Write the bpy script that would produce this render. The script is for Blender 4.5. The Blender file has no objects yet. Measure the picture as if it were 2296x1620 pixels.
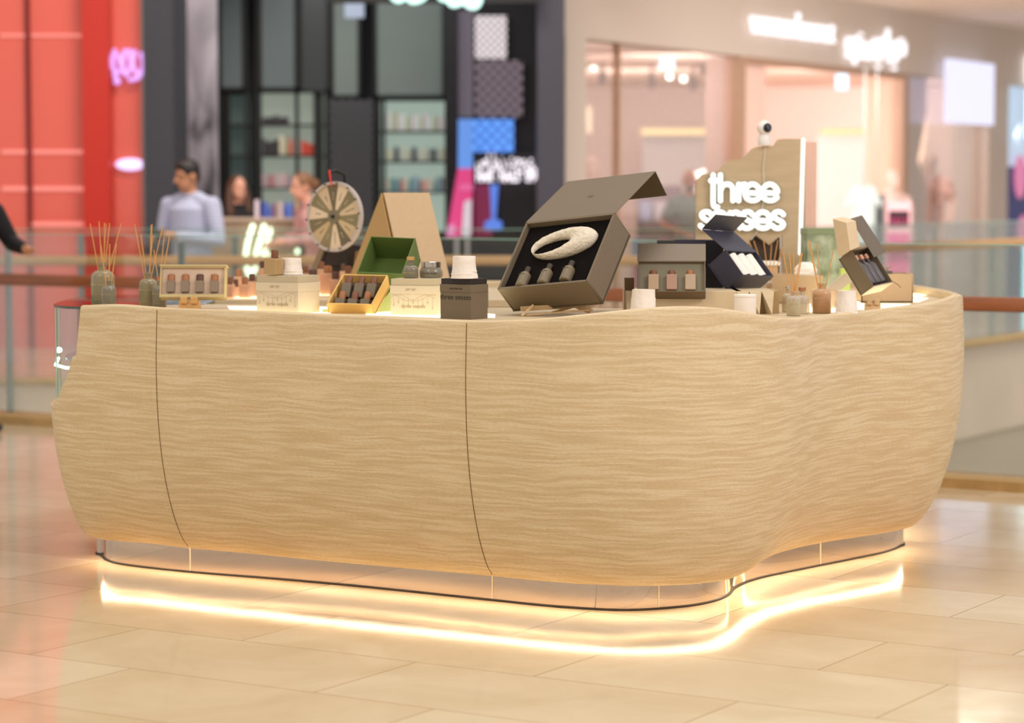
import bpy, bmesh, math, random
from mathutils import Vector, Matrix, Euler, noise
from mathutils.geometry import tessellate_polygon
random.seed(7)
PI = math.pi
sc = bpy.context.scene
col = sc.collection
# ---------------------------------------------------------------- camera
PW, PH, FPX = 2296.0, 1620.0, 2296.0*85.0/36.0
HZ = 435.0                                    # horizon row
CAMZ = 1.5
pitch = math.atan((PH/2-HZ)/FPX)
cam = bpy.data.cameras.new('camera'); cam.lens = 85; cam.sensor_width = 36; cam.sensor_fit = 'HORIZONTAL'
cam.clip_end = 200
cam.dof.use_dof = True; cam.dof.focus_distance = 8.75; cam.dof.aperture_fstop = 2.0
camo = bpy.data.objects.new('camera', cam); col.objects.link(camo)
camo.location = (0, 0, CAMZ); camo.rotation_euler = (PI/2-pitch, 0, 0)
sc.camera = camo
# ---------------------------------------------------------------- world, light, exposure
sc.view_settings.view_transform = 'Standard'
sc.view_settings.look = 'None'
sc.view_settings.gamma = 1
sc.view_settings.use_curve_mapping = False
sc.view_settings.exposure = 0.0
w = bpy.data.worlds.new('mall_hall_light'); sc.world = w; w.use_nodes = True
bg = w.node_tree.nodes['Background']
bg.inputs[0].default_value = (1.0, 0.94, 0.89, 1)
bg.inputs[1].default_value = 0.70
def area(name, loc, target, size, power, color, sy=None, spread=None):
    l = bpy.data.lights.new(name, 'AREA'); l.shape = 'RECTANGLE' if sy else 'SQUARE'; l.size = size
    if sy: l.size_y = sy
    l.energy = power; l.color = color
    if spread: l.spread = spread
    o = bpy.data.objects.new(name, l); col.objects.link(o); o.location = loc
    o.rotation_euler = (Vector(target)-Vector(loc)).to_track_quat('-Z', 'Y').to_euler()
    return o
area('ceiling_light_front_left', (-4.5, 3.0, 7.0), (-0.6, 9.3, 0.5), 3.0, 200, (1.0, 0.94, 0.78))  # unseen warm fill added for the left of the counter front
area('ceiling_light_front_right', (6.5, 4.5, 6.0), (1.4, 9.6, 0.5), 3.0, 340, (1.0, 0.94, 1.0))  # unseen pinkish fill added for the right of the counter
area('ceiling_light_above', (0.3, 11.0, 8.0), (0.3, 10.2, 0.0), 3.0, 200, (1.0, 0.92, 0.84))  # unseen fill added over the kiosk
area('ceiling_light_far_walk', (-1.0, 18.0, 7.0), (-1.0, 22.5, 0.5), 4.0, 420, (1.0, 0.90, 0.80), 2.5)  # unseen fill added to brighten the far walkway
area('ceiling_light_right_walk', (5.6, 23.6, 3.7), (5.2, 30.0, 0.9), 2.6, 250, (1.0, 0.93, 0.88), 1.4)  # unseen fill added to brighten the right shop front

# ---------------------------------------------------------------- pixel <-> place
FWD = Vector((0, math.cos(pitch), -math.sin(pitch))); UPV = Vector((0, math.sin(pitch), math.cos(pitch))); RT = Vector((1, 0, 0))
CAM = Vector((0, 0, CAMZ))
def ray(px, py): return FWD + RT*((px-PW/2)/FPX) + UPV*((PH/2-py)/FPX)
def Pz(px, py, z):
    r = ray(px, py); return CAM + r*((z-CAMZ)/r.z)
def Py(px, py, y):
    r = ray(px, py); return CAM + r*(y/r.y)
def proj(p):
    v = Vector(p)-CAM; d = v.dot(FWD); return PW/2+FPX*v.dot(RT)/d, PH/2-FPX*v.dot(UPV)/d
# ---------------------------------------------------------------- materials
def lin(c):
    c = c/255.0
    return c/12.92 if c <= 0.04045 else ((c+0.055)/1.055)**2.4
def C(r, g, b): return (lin(r), lin(g), lin(b), 1)
MATS = {}
def mat(name, rgb, rough=0.5, metal=0.0, emit=None, es=0.0, nv=0.0, ns=30.0, bump=0.0, coat=0.0, trans=0.0, stretch=(1,1,1), ior=1.45, sub=0.0):
    if name in MATS: return MATS[name]
    m = bpy.data.materials.new(name); m.use_nodes = True; nt = m.node_tree; b = nt.nodes['Principled BSDF']
    b.inputs['Base Color'].default_value = C(*rgb); b.inputs['Roughness'].default_value = rough
    b.inputs['Metallic'].default_value = metal; b.inputs['Coat Weight'].default_value = coat
    b.inputs['Transmission Weight'].default_value = trans; b.inputs['IOR'].default_value = ior
    if emit: b.inputs['Emission Color'].default_value = C(*emit); b.inputs['Emission Strength'].default_value = es
    tc = nt.nodes.new('ShaderNodeTexCoord'); mp = nt.nodes.new('ShaderNodeMapping'); mp.inputs['Scale'].default_value = stretch
    nz = nt.nodes.new('ShaderNodeTexNoise'); nz.inputs['Scale'].default_value = ns; nz.inputs['Detail'].default_value = 4
    nt.links.new(tc.outputs['Object'], mp.inputs['Vector']); nt.links.new(mp.outputs[0], nz.inputs['Vector'])
    a = max(nv, 0.03)
    mx = nt.nodes.new('ShaderNodeMixRGB'); mx.blend_type = 'MULTIPLY'; mx.inputs['Fac'].default_value = 1
    cr = nt.nodes.new('ShaderNodeValToRGB'); cr.color_ramp.elements[0].position = 0.3; cr.color_ramp.elements[1].position = 0.7
    cr.color_ramp.elements[0].color = (1-a, 1-a, 1-a, 1); cr.color_ramp.elements[1].color = (1, 1, 1, 1)
    nt.links.new(nz.outputs['Fac'], cr.inputs[0]); mx.inputs['Color1'].default_value = C(*rgb)
    nt.links.new(cr.outputs[0], mx.inputs['Color2']); nt.links.new(mx.outputs[0], b.inputs['Base Color'])
    if bump:
        bp = nt.nodes.new('ShaderNodeBump'); bp.inputs['Strength'].default_value = bump; bp.inputs['Distance'].default_value = 0.01
        nt.links.new(nz.outputs['Fac'], bp.inputs['Height']); nt.links.new(bp.outputs[0], b.inputs['Normal'])
    MATS[name] = m; return m
def emis(name, rgb, s):
    if name in MATS: return MATS[name]
    m = bpy.data.materials.new(name); m.use_nodes = True; nt = m.node_tree; b = nt.nodes['Principled BSDF']
    b.inputs['Base Color'].default_value = C(*[c*0.6 for c in rgb]); b.inputs['Roughness'].default_value = 0.6
    b.inputs['Emission Color'].default_value = C(*rgb); b.inputs['Emission Strength'].default_value = s
    MATS[name] = m; return m
def glass(name, tint=(235, 245, 240), refl=1.0, rough=0.0, haze=0.0, hazec=(220, 225, 220)):
    """thin architectural glass: clear, with an angle dependent mirror reflection"""
    if name in MATS: return MATS[name]
    m = bpy.data.materials.new(name); m.use_nodes = True; nt = m.node_tree; nt.nodes.clear()
    out = nt.nodes.new('ShaderNodeOutputMaterial'); tr = nt.nodes.new('ShaderNodeBsdfTransparent'); tr.inputs[0].default_value = C(*tint)
    gl = nt.nodes.new('ShaderNodeBsdfGlossy'); gl.inputs['Roughness'].default_value = rough
    fr = nt.nodes.new('ShaderNodeFresnel'); fr.inputs['IOR'].default_value = 1.45
    mu = nt.nodes.new('ShaderNodeMath'); mu.operation = 'MULTIPLY'; mu.inputs[1].default_value = refl; mu.use_clamp = True
    mx = nt.nodes.new('ShaderNodeMixShader'); nt.links.new(fr.outputs[0], mu.inputs[0]); nt.links.new(mu.outputs[0], mx.inputs[0])
    base = tr
    if haze:
        df = nt.nodes.new('ShaderNodeBsdfDiffuse'); df.inputs[0].default_value = C(*hazec)
        m2 = nt.nodes.new('ShaderNodeMixShader'); m2.inputs[0].default_value = haze
        nt.links.new(tr.outputs[0], m2.inputs[1]); nt.links.new(df.outputs[0], m2.inputs[2]); base = m2
    nt.links.new(base.outputs[0], mx.inputs[1]); nt.links.new(gl.outputs[0], mx.inputs[2]); nt.links.new(mx.outputs[0], out.inputs[0])
    MATS[name] = m; return m
# ---------------------------------------------------------------- mesh builder
class MB:
    def __init__(s): s.v = []; s.f = []; s.uv = None
    def add(s, vs, fs, M=None):
        n = len(s.v)
        s.v += [(M @ Vector(v)) if M else Vector(v) for v in vs]; s.f += [tuple(i+n for i in f) for f in fs]; return s
    def box(s, x0, x1, y0, y1, z0, z1, M=None):
        vs = [(x, y, z) for z in (z0, z1) for y in (y0, y1) for x in (x0, x1)]
        return s.add(vs, [(0, 2, 3, 1), (4, 5, 7, 6), (0, 1, 5, 4), (2, 6, 7, 3), (0, 4, 6, 2), (1, 3, 7, 5)], M)
    def lathe(s, prof, seg=28, M=None, sx=1, sy=1, wob=0.0, seed=0):
        vs = []; fs = []; n = len(prof)
        for i, (r, z) in enumerate(prof):
            for k in range(seg):
                a = 2*PI*k/seg; rr = r
                if wob: rr = r*(1+wob*noise.noise(Vector((math.cos(a)*2.3+seed, math.sin(a)*2.3, z*90))))
                vs.append((rr*math.cos(a)*sx, rr*math.sin(a)*sy, z))
        for i in range(n-1):
            for k in range(seg):
                k2 = (k+1) % seg; fs.append((i*seg+k, i*seg+k2, (i+1)*seg+k2, (i+1)*seg+k))
        if prof[0][0] > 1e-6: fs.append(tuple(reversed(range(seg))))
        if prof[-1][0] > 1e-6: fs.append(tuple((n-1)*seg+k for k in range(seg)))
        return s.add(vs, fs, M)
    def cyl(s, r, z0, z1, seg=24, M=None): return s.lathe([(r, z0), (r, z1)], seg, M)
    def ell(s, c, r, seg=20, rings=12, M=None):
        prof = []; vs = []; fs = []
        for i in range(rings+1):
            t = PI*i/rings
            for k in range(seg):
                a = 2*PI*k/seg; vs.append((c[0]+r[0]*math.sin(t)*math.cos(a), c[1]+r[1]*math.sin(t)*math.sin(a), c[2]-r[2]*math.cos(t)))
        for i in range(rings):
            for k in range(seg):
                k2 = (k+1) % seg; fs.append((i*seg+k, i*seg+k2, (i+1)*seg+k2, (i+1)*seg+k))
        return s.add(vs, fs, M)
    def tube(s, pts, rad, seg=10, M=None, flat=1.0, cap=True):
        pts = [Vector(p) for p in pts]; n = len(pts)
        rad = list(rad) if hasattr(rad, '__len__') else [rad]*n
        T = [(pts[min(i+1, n-1)]-pts[max(i-1, 0)]).normalized() for i in range(n)]
        if cap:   # rounded ends
            p2 = []; r2 = []; t2 = []
            for q in (0.0, 0.45, 0.8): p2.append(pts[0]-T[0]*rad[0]*(1-q)*1.0); r2.append(rad[0]*math.sqrt(max(0.0004, 1-(1-q)**2))); t2.append(T[0])
            p2 += pts; r2 += rad; t2 += T
            for q in (0.8, 0.45, 0.0): p2.append(pts[-1]+T[-1]*rad[-1]*(1-q)); r2.append(rad[-1]*math.sqrt(max(0.0004, 1-(1-q)**2))); t2.append(T[-1])
            pts, rad, T = p2, r2, t2; n = len(pts)
        up = Vector((0, 1, 0)) if abs(T[0].y) < 0.9 else Vector((1, 0, 0))
        a1 = T[0].cross(up).normalized(); vs = []; fs = []
        for i in range(n):
            a1 = (a1 - T[i]*a1.dot(T[i]))
            a1 = a1.normalized() if a1.length > 1e-6 else T[i].orthogonal().normalized()
            a2 = T[i].cross(a1)
            for k in range(seg):
                a = 2*PI*k/seg; vs.append(pts[i]+a1*(rad[i]*math.cos(a))+a2*(rad[i]*flat*math.sin(a)))
        for i in range(n-1):
            for k in range(seg):
                k2 = (k+1) % seg; fs.append((i*seg+k, i*seg+k2, (i+1)*seg+k2, (i+1)*seg+k))
        fs.append(tuple(reversed(range(seg)))); fs.append(tuple((n-1)*seg+k for k in range(seg)))
        return s.add(vs, fs, M)
    def prism(s, poly, a, b, axis='y', M=None):
        """2-D outline extruded between a and b along axis (outline in the other two axes)"""
        n = len(poly)
        def P(p, t):
            return {'y': (p[0], t, p[1]), 'z': (p[0], p[1], t), 'x': (t, p[0], p[1])}[axis]
        vs = [P(p, a) for p in poly]+[P(p, b) for p in poly]
        tri = tessellate_polygon([[Vector((p[0], p[1], 0)) for p in poly]])
        fs = [tuple(t) for t in tri]+[tuple(reversed([i+n for i in t])) for t in tri]
        fs += [(i, i+n, (i+1) % n+n, (i+1) % n) for i in range(n)]
        return s.add(vs, fs, M)
    def grid(s, rows, M=None):
        n = len(rows[0]); vs = [p for r in rows for p in r]
        return s.add(vs, [(i*n+k, i*n+k+1, (i+1)*n+k+1, (i+1)*n+k) for i in range(len(rows)-1) for k in range(n-1)], M)
    def build(s, name, m, parent=None, bevel=0.0, smooth=True, ang=35, label=None, fix=True, M=None):
        me = bpy.data.meshes.new(name); me.from_pydata([tuple(v) for v in s.v], [], s.f)
        if fix:
            bm = bmesh.new(); bm.from_mesh(me); bmesh.ops.remove_doubles(bm, verts=bm.verts, dist=1e-6)
            bmesh.ops.recalc_face_normals(bm, faces=bm.faces); bm.to_mesh(me); bm.free()
        if smooth:
            me.shade_smooth(); me.set_sharp_from_angle(angle=math.radians(ang))
        o = bpy.data.objects.new(name, me); col.objects.link(o)
        if m: me.materials.append(m)
        if parent: o.parent = parent
        if M: o.matrix_local = M
        if bevel:
            b = o.modifiers.new('bevel', 'BEVEL'); b.width = bevel; b.segments = 2; b.limit_method = 'ANGLE'; b.angle_limit = math.radians(40); b.harden_normals = True
        if label: o['label'] = label
        return o
def thing(name, label, cat, loc=(0, 0, 0), rot=(0, 0, 0), group=None, M=None):
    o = bpy.data.objects.new(name, None); o.empty_display_size = 0.1; col.objects.link(o)
    if M: o.matrix_world = M
    else: o.location = loc; o.rotation_euler = rot
    return tag(o, label, cat, group)
def tag(o, label, cat, group=None, kind=None):
    o['label'] = label; o['category'] = cat
    if group: o['group'] = group
    if kind: o['kind'] = kind
    return o
def struct(o): o['kind'] = 'structure'; return o
def dup(root, loc, rot=None, label=None, group=None, mats=None):
    r = root.copy(); col.objects.link(r); r.location = loc
    if rot is not None: r.rotation_euler = rot
    if label: r['label'] = label
    if group: r['group'] = group
    for ch in list(root.children):
        c = ch.copy(); col.objects.link(c); c.parent = r
        if mats and ch.name.split('.')[0] in mats:
            c.data = c.data.copy(); c.data.materials[0] = mats[ch.name.split('.')[0]]
        for g in ch.children:
            d = g.copy(); col.objects.link(d); d.parent = c
    return r
def text(body, size, m, parent, loc=(0, 0, 0), rot=(PI/2, 0, 0), ext=0.0003, name='lettering', off=0.0, label=None, sp=1.0, sx=1.0, sy=1.0, align='CENTER', res=3):
    cu = bpy.data.curves.new(name, 'FONT'); cu.body = body; cu.size = size; cu.extrude = ext; cu.offset = off
    cu.align_x = align; cu.align_y = 'CENTER'; cu.space_character = sp; cu.resolution_u = res
    cu.materials.append(m)
    o = bpy.data.objects.new(name, cu); col.objects.link(o); o.location = loc; o.rotation_euler = rot; o.scale = (sx, sy, 1)
    dg = bpy.context.evaluated_depsgraph_get(); me = bpy.data.meshes.new_from_object(o.evaluated_get(dg)); me.name = name
    bpy.data.objects.remove(o); bpy.data.curves.remove(cu)
    o = bpy.data.objects.new(name, me); col.objects.link(o); o.location = loc; o.rotation_euler = rot; o.scale = (sx, sy, 1)
    if not me.materials: me.materials.append(m)
    if parent: o.parent = parent
    if label: o['label'] = label
    return o
def fitw(o, width, height=None):
    bb = [v.co for v in o.data.vertices]; wx = max(v.x for v in bb)-min(v.x for v in bb); hy = max(v.y for v in bb)-min(v.y for v in bb)
    o.scale.x = width/wx
    if height: o.scale.y = height/hy
    return o
def catmull(pts, n=8, closed=False):
    out = []; m = len(pts)
    for i in range(m-1):
        p0 = pts[max(i-1, 0)]; p1 = pts[i]; p2 = pts[i+1]; p3 = pts[min(i+2, m-1)]
        for k in range(n):
            t = k/n
            out.append(tuple(0.5*((2*b)+(-a+c)*t+(2*a-5*b+4*c-d)*t*t+(-a+3*b-3*c+d)*t**3) for a, b, c, d in zip(p0, p1, p2, p3)))
    out.append(tuple(pts[-1])); return out
def resample(pts, step):
    pts = [Vector(p) for p in pts]; out = [pts[0].copy()]; acc = 0.0
    for i in range(len(pts)-1):
        a, b = pts[i], pts[i+1]; L = (b-a).length
        while L > 0 and acc+L >= step:
            t = (step-acc)/L; a = a.lerp(b, t); out.append(a.copy()); L = (b-a).length; acc = 0.0
        acc += L
    return out
def interp(tab, x):
    if x <= tab[0][0]: return tab[0][1]
    for (x0, y0), (x1, y1) in zip(tab, tab[1:]):
        if x <= x1: return y0+(y1-y0)*(x-x0)/(x1-x0)
    return tab[-1][1]
def smoothpts(pts, it):
    p = [v.copy() for v in pts]
    for _ in range(it): p = [p[0]]+[(p[i-1]+p[i]*2+p[i+1])/4 for i in range(1, len(p)-1)]+[p[-1]]
    return p
def pose(anchor, wv, hv, qv, dist):
    """pose and size of a rectangular box from three edges measured in the photograph.
    returns (matrix, w, h, q): local x = width, z = height, y = depth (back), origin at anchor"""
    s = FPX/dist
    r = ray(*anchor); P = CAM+r*(dist/r.dot(FWD)); f = r.normalized(); rt = f.cross(Vector((0, 0, 1))).normalized(); up = rt.cross(f)
    a = [(v[0]/s, -v[1]/s) for v in (wv, hv, qv)]
    rows = [[v[0]**2 for v in a], [v[1]**2 for v in a], [v[0]*v[1] for v in a]]
    Mx = Matrix(rows); sol = Mx.inverted() @ Vector((1, 1, 0))
    L = [1/math.sqrt(t) for t in sol]
    r1 = Vector([a[i][0]/L[i] for i in range(3)]); r2 = Vector([a[i][1]/L[i] for i in range(3)])
    r1.z *= -1; r2.z *= -1                       # columns are W, H, -depth
    r3 = r1.cross(r2)
    colv = [rt*r1[i]+up*r2[i]-f*r3[i] for i in range(3)]
    W, H, B = colv[0].normalized(), colv[1].normalized(), -colv[2].normalized()
    M = Matrix(((W.x, B.x, H.x, P.x), (W.y, B.y, H.y, P.y), (W.z, B.z, H.z, P.z), (0, 0, 0, 1)))
    return M, L[0], L[1], L[2]
# ================================================================ setting
A = Vector((math.sin(math.radians(31.7)), math.cos(math.radians(31.7)), 0))     # direction of the right hand shop front
B = Vector((-A.y, A.x, 0))                                                     # square to it
def frameAB(o, x=A, y=B):
    return Matrix(((x.x, y.x, 0, o[0]), (x.y, y.y, 0, o[1]), (0, 0, 1, o[2] if len(o) > 2 else 0), (0, 0, 0, 1)))
def floor_mat():
    m = bpy.data.materials.new('polished_marble_tiles'); m.use_nodes = True; nt = m.node_tree; b = nt.nodes['Principled BSDF']; N = nt.nodes.new; Lk = nt.links.new
    tc = N('ShaderNodeTexCoord'); mp = N('ShaderNodeMapping'); mp.inputs['Rotation'].default_value = (0, 0, math.radians(-148.3)); mp.inputs['Location'].default_value = (0.3, 0.22, 0)
    Lk(tc.outputs['Object'], mp.inputs[0])
    br = N('ShaderNodeTexBrick'); br.inputs['Scale'].default_value = 1; br.inputs['Brick Width'].default_value = 1.15; br.inputs['Row Height'].default_value = 0.56
    br.inputs['Mortar Size'].default_value = 0.0022; br.inputs['Mortar Smooth'].default_value = 0.2; br.offset = 0.38; br.inputs['Bias'].default_value = 0
    br.inputs['Color1'].default_value = C(222, 207, 178); br.inputs['Color2'].default_value = C(212, 190, 156); br.inputs['Mortar'].default_value = C(150, 118, 80)
    Lk(mp.outputs[0], br.inputs['Vector'])
    nz = N('ShaderNodeTexNoise'); nz.inputs['Scale'].default_value = 2.2; nz.inputs['Detail'].default_value = 8; nz.inputs['Distortion'].default_value = 0.8
    Lk(mp.outputs[0], nz.inputs['Vector'])
    cr = N('ShaderNodeValToRGB'); cr.color_ramp.elements[0].position = 0.35; cr.color_ramp.elements[1].position = 0.65
    cr.color_ramp.elements[0].color = (0.88, 0.85, 0.79, 1); cr.color_ramp.elements[1].color = (1, 1, 1, 1); Lk(nz.outputs[0], cr.inputs[0])
    mx = N('ShaderNodeMixRGB'); mx.blend_type = 'MULTIPLY'; mx.inputs[0].default_value = 1; Lk(br.outputs[0], mx.inputs[1]); Lk(cr.outputs[0], mx.inputs[2])
    Lk(mx.outputs[0], b.inputs['Base Color'])
    n2 = N('ShaderNodeTexNoise'); n2.inputs['Scale'].default_value = 9; Lk(mp.outputs[0], n2.inputs['Vector'])
    mr = N('ShaderNodeMapRange'); mr.inputs[3].default_value = 0.06; mr.inputs[4].default_value = 0.14; Lk(n2.outputs[0], mr.inputs[0]); Lk(mr.outputs[0], b.inputs['Roughness'])
    b.inputs['IOR'].default_value = 1.5
    return m
FLOOR = floor_mat()
def poly_floor(name, pts, z0, z1, m):
    return struct(MB().prism(pts, z0, z1, 'z').build(name, m, smooth=False))
# near balustrade line
R0 = Pz(2200, 1092, 0); R1 = Pz(50, 948, 0); RD = (R0-R1).normalized()
Rl = R1-RD*6; Rr = R0+RD*5
poly_floor('floor', [(-9, -3), (9, -3), (9, Rr.y-2), (Rr.x, Rr.y), (Rl.x, Rl.y), (-9, Rl.y)], -0.35, 0, FLOOR)
# far side of the void
E0 = Vector((4.76, 24.2, 0)); kn = E0-A*((E0.y-19.0)/A.y)      # corner where the two far edges meet
E1 = E0+A*18
poly_floor('floor_far', [(-14, 19.0), (kn.x, kn.y), (E1.x, E1.y), (E1.x, 46), (-14, 46)], -0.9, 0, mat('far_floor_stone', (222, 200, 176), 0.12, nv=0.1, ns=1.5))
poly_floor('floor_below', [(-20, 8), (24, 8), (24, 46), (-20, 46)], -5.4, -5.2, mat('lower_floor_stone', (200, 180, 158), 0.15, nv=0.1, ns=1))
PLASTER = mat('pale_plaster', (205, 184, 164), 0.6, nv=0.03, ns=0.6)
# deep bulkhead below the far walkway
bk = MB(); bk.box(-0.5, 22, 0.02, 0.14, -5.2, -0.02, frameAB(kn)); struct(bk.build('wall_void_right', mat('slab_bulkhead', (196, 182, 160), 0.45, nv=0.03, ns=0.5), smooth=False))
bk = MB().box(-14, kn.x, 19.02, 19.12, -5.2, -0.02); struct(bk.build('wall_void_front', mat('slab_bulkhead', (196, 182, 160)), smooth=False))

# ---- balustrades
WOOD_RAIL = mat('reddish_wood_handrail', (152, 86, 46), 0.35, nv=0.25, ns=4, stretch=(1, 14, 14), coat=0.3)
STONE_CURB = mat('tan_stone_kerb', (186, 150, 96), 0.4, nv=0.2, ns=12)
GL = glass('balustrade_glass', (250, 253, 251), 0.6)
STEEL = mat('brushed_steel', (170, 176, 176), 0.3, 1.0)
GREYSTEEL = mat('grey_painted_steel', (128, 140, 138), 0.4, 0.3)
def balustrade(label, p0, p1, top=0.95, glass_top=1.24, n=5, railr=0.035, wood=WOOD_RAIL, curb=True, posts=True, kerbh=0.05, name='glass_balustrade', group=None):
    d = (p1-p0); L = d.length; d.normalize(); nrm = Vector((-d.y, d.x, 0)); M = frameAB(p0, d, nrm)
    t = thing(name, label, 'railing', M=M, group=group)
    pl = L/n
    for i in range(n):
        MB().box(i*pl+0.006, (i+1)*pl-0.006, -0.006, 0.006, kerbh*0.5, glass_top).build('glass_panel', GL, t, smooth=False)
        MB().box(i*pl+0.006, (i+1)*pl-0.006, -0.007, 0.007, glass_top, glass_top+0.006).build('glass_edge', mat('green_glass_edge', (150, 190, 172), 0.2), t, smooth=False)
    h = MB(); prof = [(-railr, -0.02), (-railr, 0.03), (-railr*0.7, 0.045), (railr*0.7, 0.045), (railr, 0.03), (railr, -0.02), (railr*0.5, -0.03), (-railr*0.5, -0.03)]
    h.prism([(-a-railr-0.01, b+top-0.03) for a, b in prof], 0, L, 'x').build('handrail', wood, t)
    if curb: MB().prism([(-0.12, 0), (-0.12, kerbh*0.8), (-0.10, kerbh), (0.10, kerbh), (0.12, kerbh*0.8), (0.12, 0)], 0, L, 'x').build('kerb', STONE_CURB, t)
    if posts:
        for i in range(n+1):
            MB().box(i*pl-0.022, i*pl+0.022, 0.012, 0.03, -0.12, glass_top-0.04).build('post', GREYSTEEL, t, bevel=0.003)
    return t
balustrade('near glass balustrade with reddish wood handrail and tan kerb behind the kiosk', Rl, Rr, n=12, top=0.965, kerbh=0.065)
balustrade('far glass balustrade behind the prize wheel, in front of the dark shop', Vector((-9.5, 19.1, 0)), Vector((kn.x-0.08, 19.1, 0)), n=9, top=1.0, glass_top=1.22, wood=mat('pale_wood_handrail', (176, 134, 84), 0.4, nv=0.15, ns=4))
balustrade('far glass balustrade running past the pale pink lingerie shop', kn+A*0.05+Vector((0, .12, 0)), kn+A*19+Vector((0, .12, 0)), n=12, top=1.03, glass_top=1.22, wood=mat('pale_wood_handrail', (176, 134, 84)))

# ---- red glass shop front, left
def X24(px, y=23.6): return (px-PW/2)*y/FPX
def Z24(py, y=23.6): return CAMZ+(HZ-py)*y/FPX
RED = mat('red_lacquered_glass', (228, 102, 86), 0.12, nv=0.12, ns=0.35, coat=0.6)
RED2 = mat('deep_red_panel', (196, 46, 32), 0.3, nv=0.05, ns=1)
yR = 23.6
MB().box(-12, X24(328), yR, yR+0.15, 0, 9.0).build('wall_left', RED, smooth=False)['kind'] = 'structure'
m = MB(); m.box(X24(198), X24(258), yR-0.22, yR, 0, 5.2); struct(m.build('trim_1', RED2, smooth=False))
m = MB(); m.box(X24(66), X24(75), yR-0.05, yR, 0, 5.2); struct(m.build('trim_2', mat('dark_red_joint', (120, 26, 26), 0.5), smooth=False))
m = MB(); m.box(X24(326), X24(333), yR-0.12, yR+0.4, 0, 5.2); struct(m.build('trim_3', mat('grey_metal_trim', (150, 140, 138), 0.4, 0.5), smooth=False))
# pale reflections painted as glowing strips across the red window
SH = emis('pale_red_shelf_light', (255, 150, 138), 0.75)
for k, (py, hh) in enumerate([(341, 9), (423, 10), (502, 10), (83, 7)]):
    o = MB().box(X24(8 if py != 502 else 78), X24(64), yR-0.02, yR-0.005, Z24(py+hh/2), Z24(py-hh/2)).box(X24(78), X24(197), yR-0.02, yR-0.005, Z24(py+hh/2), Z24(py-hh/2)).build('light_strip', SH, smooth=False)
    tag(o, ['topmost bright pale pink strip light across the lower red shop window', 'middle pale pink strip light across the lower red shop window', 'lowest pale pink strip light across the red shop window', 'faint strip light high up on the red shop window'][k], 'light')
PURP = emis('violet_white_neon', (226, 170, 255), 1.0)
t = thing('neon_sign', 'violet neon script sign on the red glass beside the dark pillar', 'sign', (X24(296), yR-0.12, Z24(150)))  # glowing strokes painted in for a sign's reflection in the glass
sc_ = yR/FPX
def strokes(mb, polys, r, ox, oy, s, M=None, flat=1.0, seg=8):
    for p in polys: mb.tube([((x-ox)*s, 0, (oy-y)*s) for x, y in catmull(p, 4)], r, seg, M, flat)
mb = MB(); strokes(mb, [[(268, 118), (262, 140), (268, 165), (285, 160)], [(290, 118), (285, 150), (292, 172), (302, 150), (300, 118)], [(312, 120), (308, 150), (320, 172), (330, 150), (326, 125)], [(266, 172), (276, 187), (268, 187)], [(300, 182), (318, 178), (330, 160)], [(276, 128), (280, 150)]], 0.022, 296, 150, sc_)
mb.build('neon_tube', PURP, t)
o = MB().ell((X24(297), yR-0.06, Z24(369)), (0.145, 0.04, 0.06)).build('oval_lamp', emis('cool_violet_white', (225, 205, 255), 1.4)); tag(o, 'oval violet-white lamp low on the red glass beside the dark pillar', 'lamp')

# ---- dark pillar and shop (Y = 24)
CHAR = mat('charcoal_panel', (58, 58, 66), 0.5, nv=0.08, ns=1, stretch=(6, 6, .3))
struct(MB().box(X24(333), X24(400), 23.4, 24.4, 0, 9.0).build('wall_pillar_left', CHAR, smooth=False))
struct(MB().box(X24(1204, 24), X24(1263, 24), 23.6, 24.6, 0, 9.0).build('wall_pillar_right', mat('navy_grey_panel', (66, 64, 76), 0.5), smooth=False))
yB = 27.0
def XB(px): return (px-PW/2)*yB/FPX
def ZB(py): return CAMZ+(HZ-py)*yB/FPX
struct(MB().box(-5, 0.5, yB+0.6, yB+0.7, 0, 5.4).build('wall_back', mat('dark_shop_back_wall', (52, 54, 56), 0.6), smooth=False))
struct(MB().box(-5, 0.5, 24.4, yB+0.7, 4.3, 4.4).build('ceiling_dark_shop', mat('black_ceiling', (24, 24, 26), 0.7), smooth=False))
struct(MB().box(-4.6, -4.5, 24.4, yB+0.7, 0, 5.2).build('wall_dark_shop_left', CHAR, smooth=False))
BLACK = mat('black_metal', (22, 22, 22), 0.5)
GREYPANEL = mat('grey_green_glass_panel', (104, 116, 116), 0.35, nv=0.12, ns=0.8)
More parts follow.
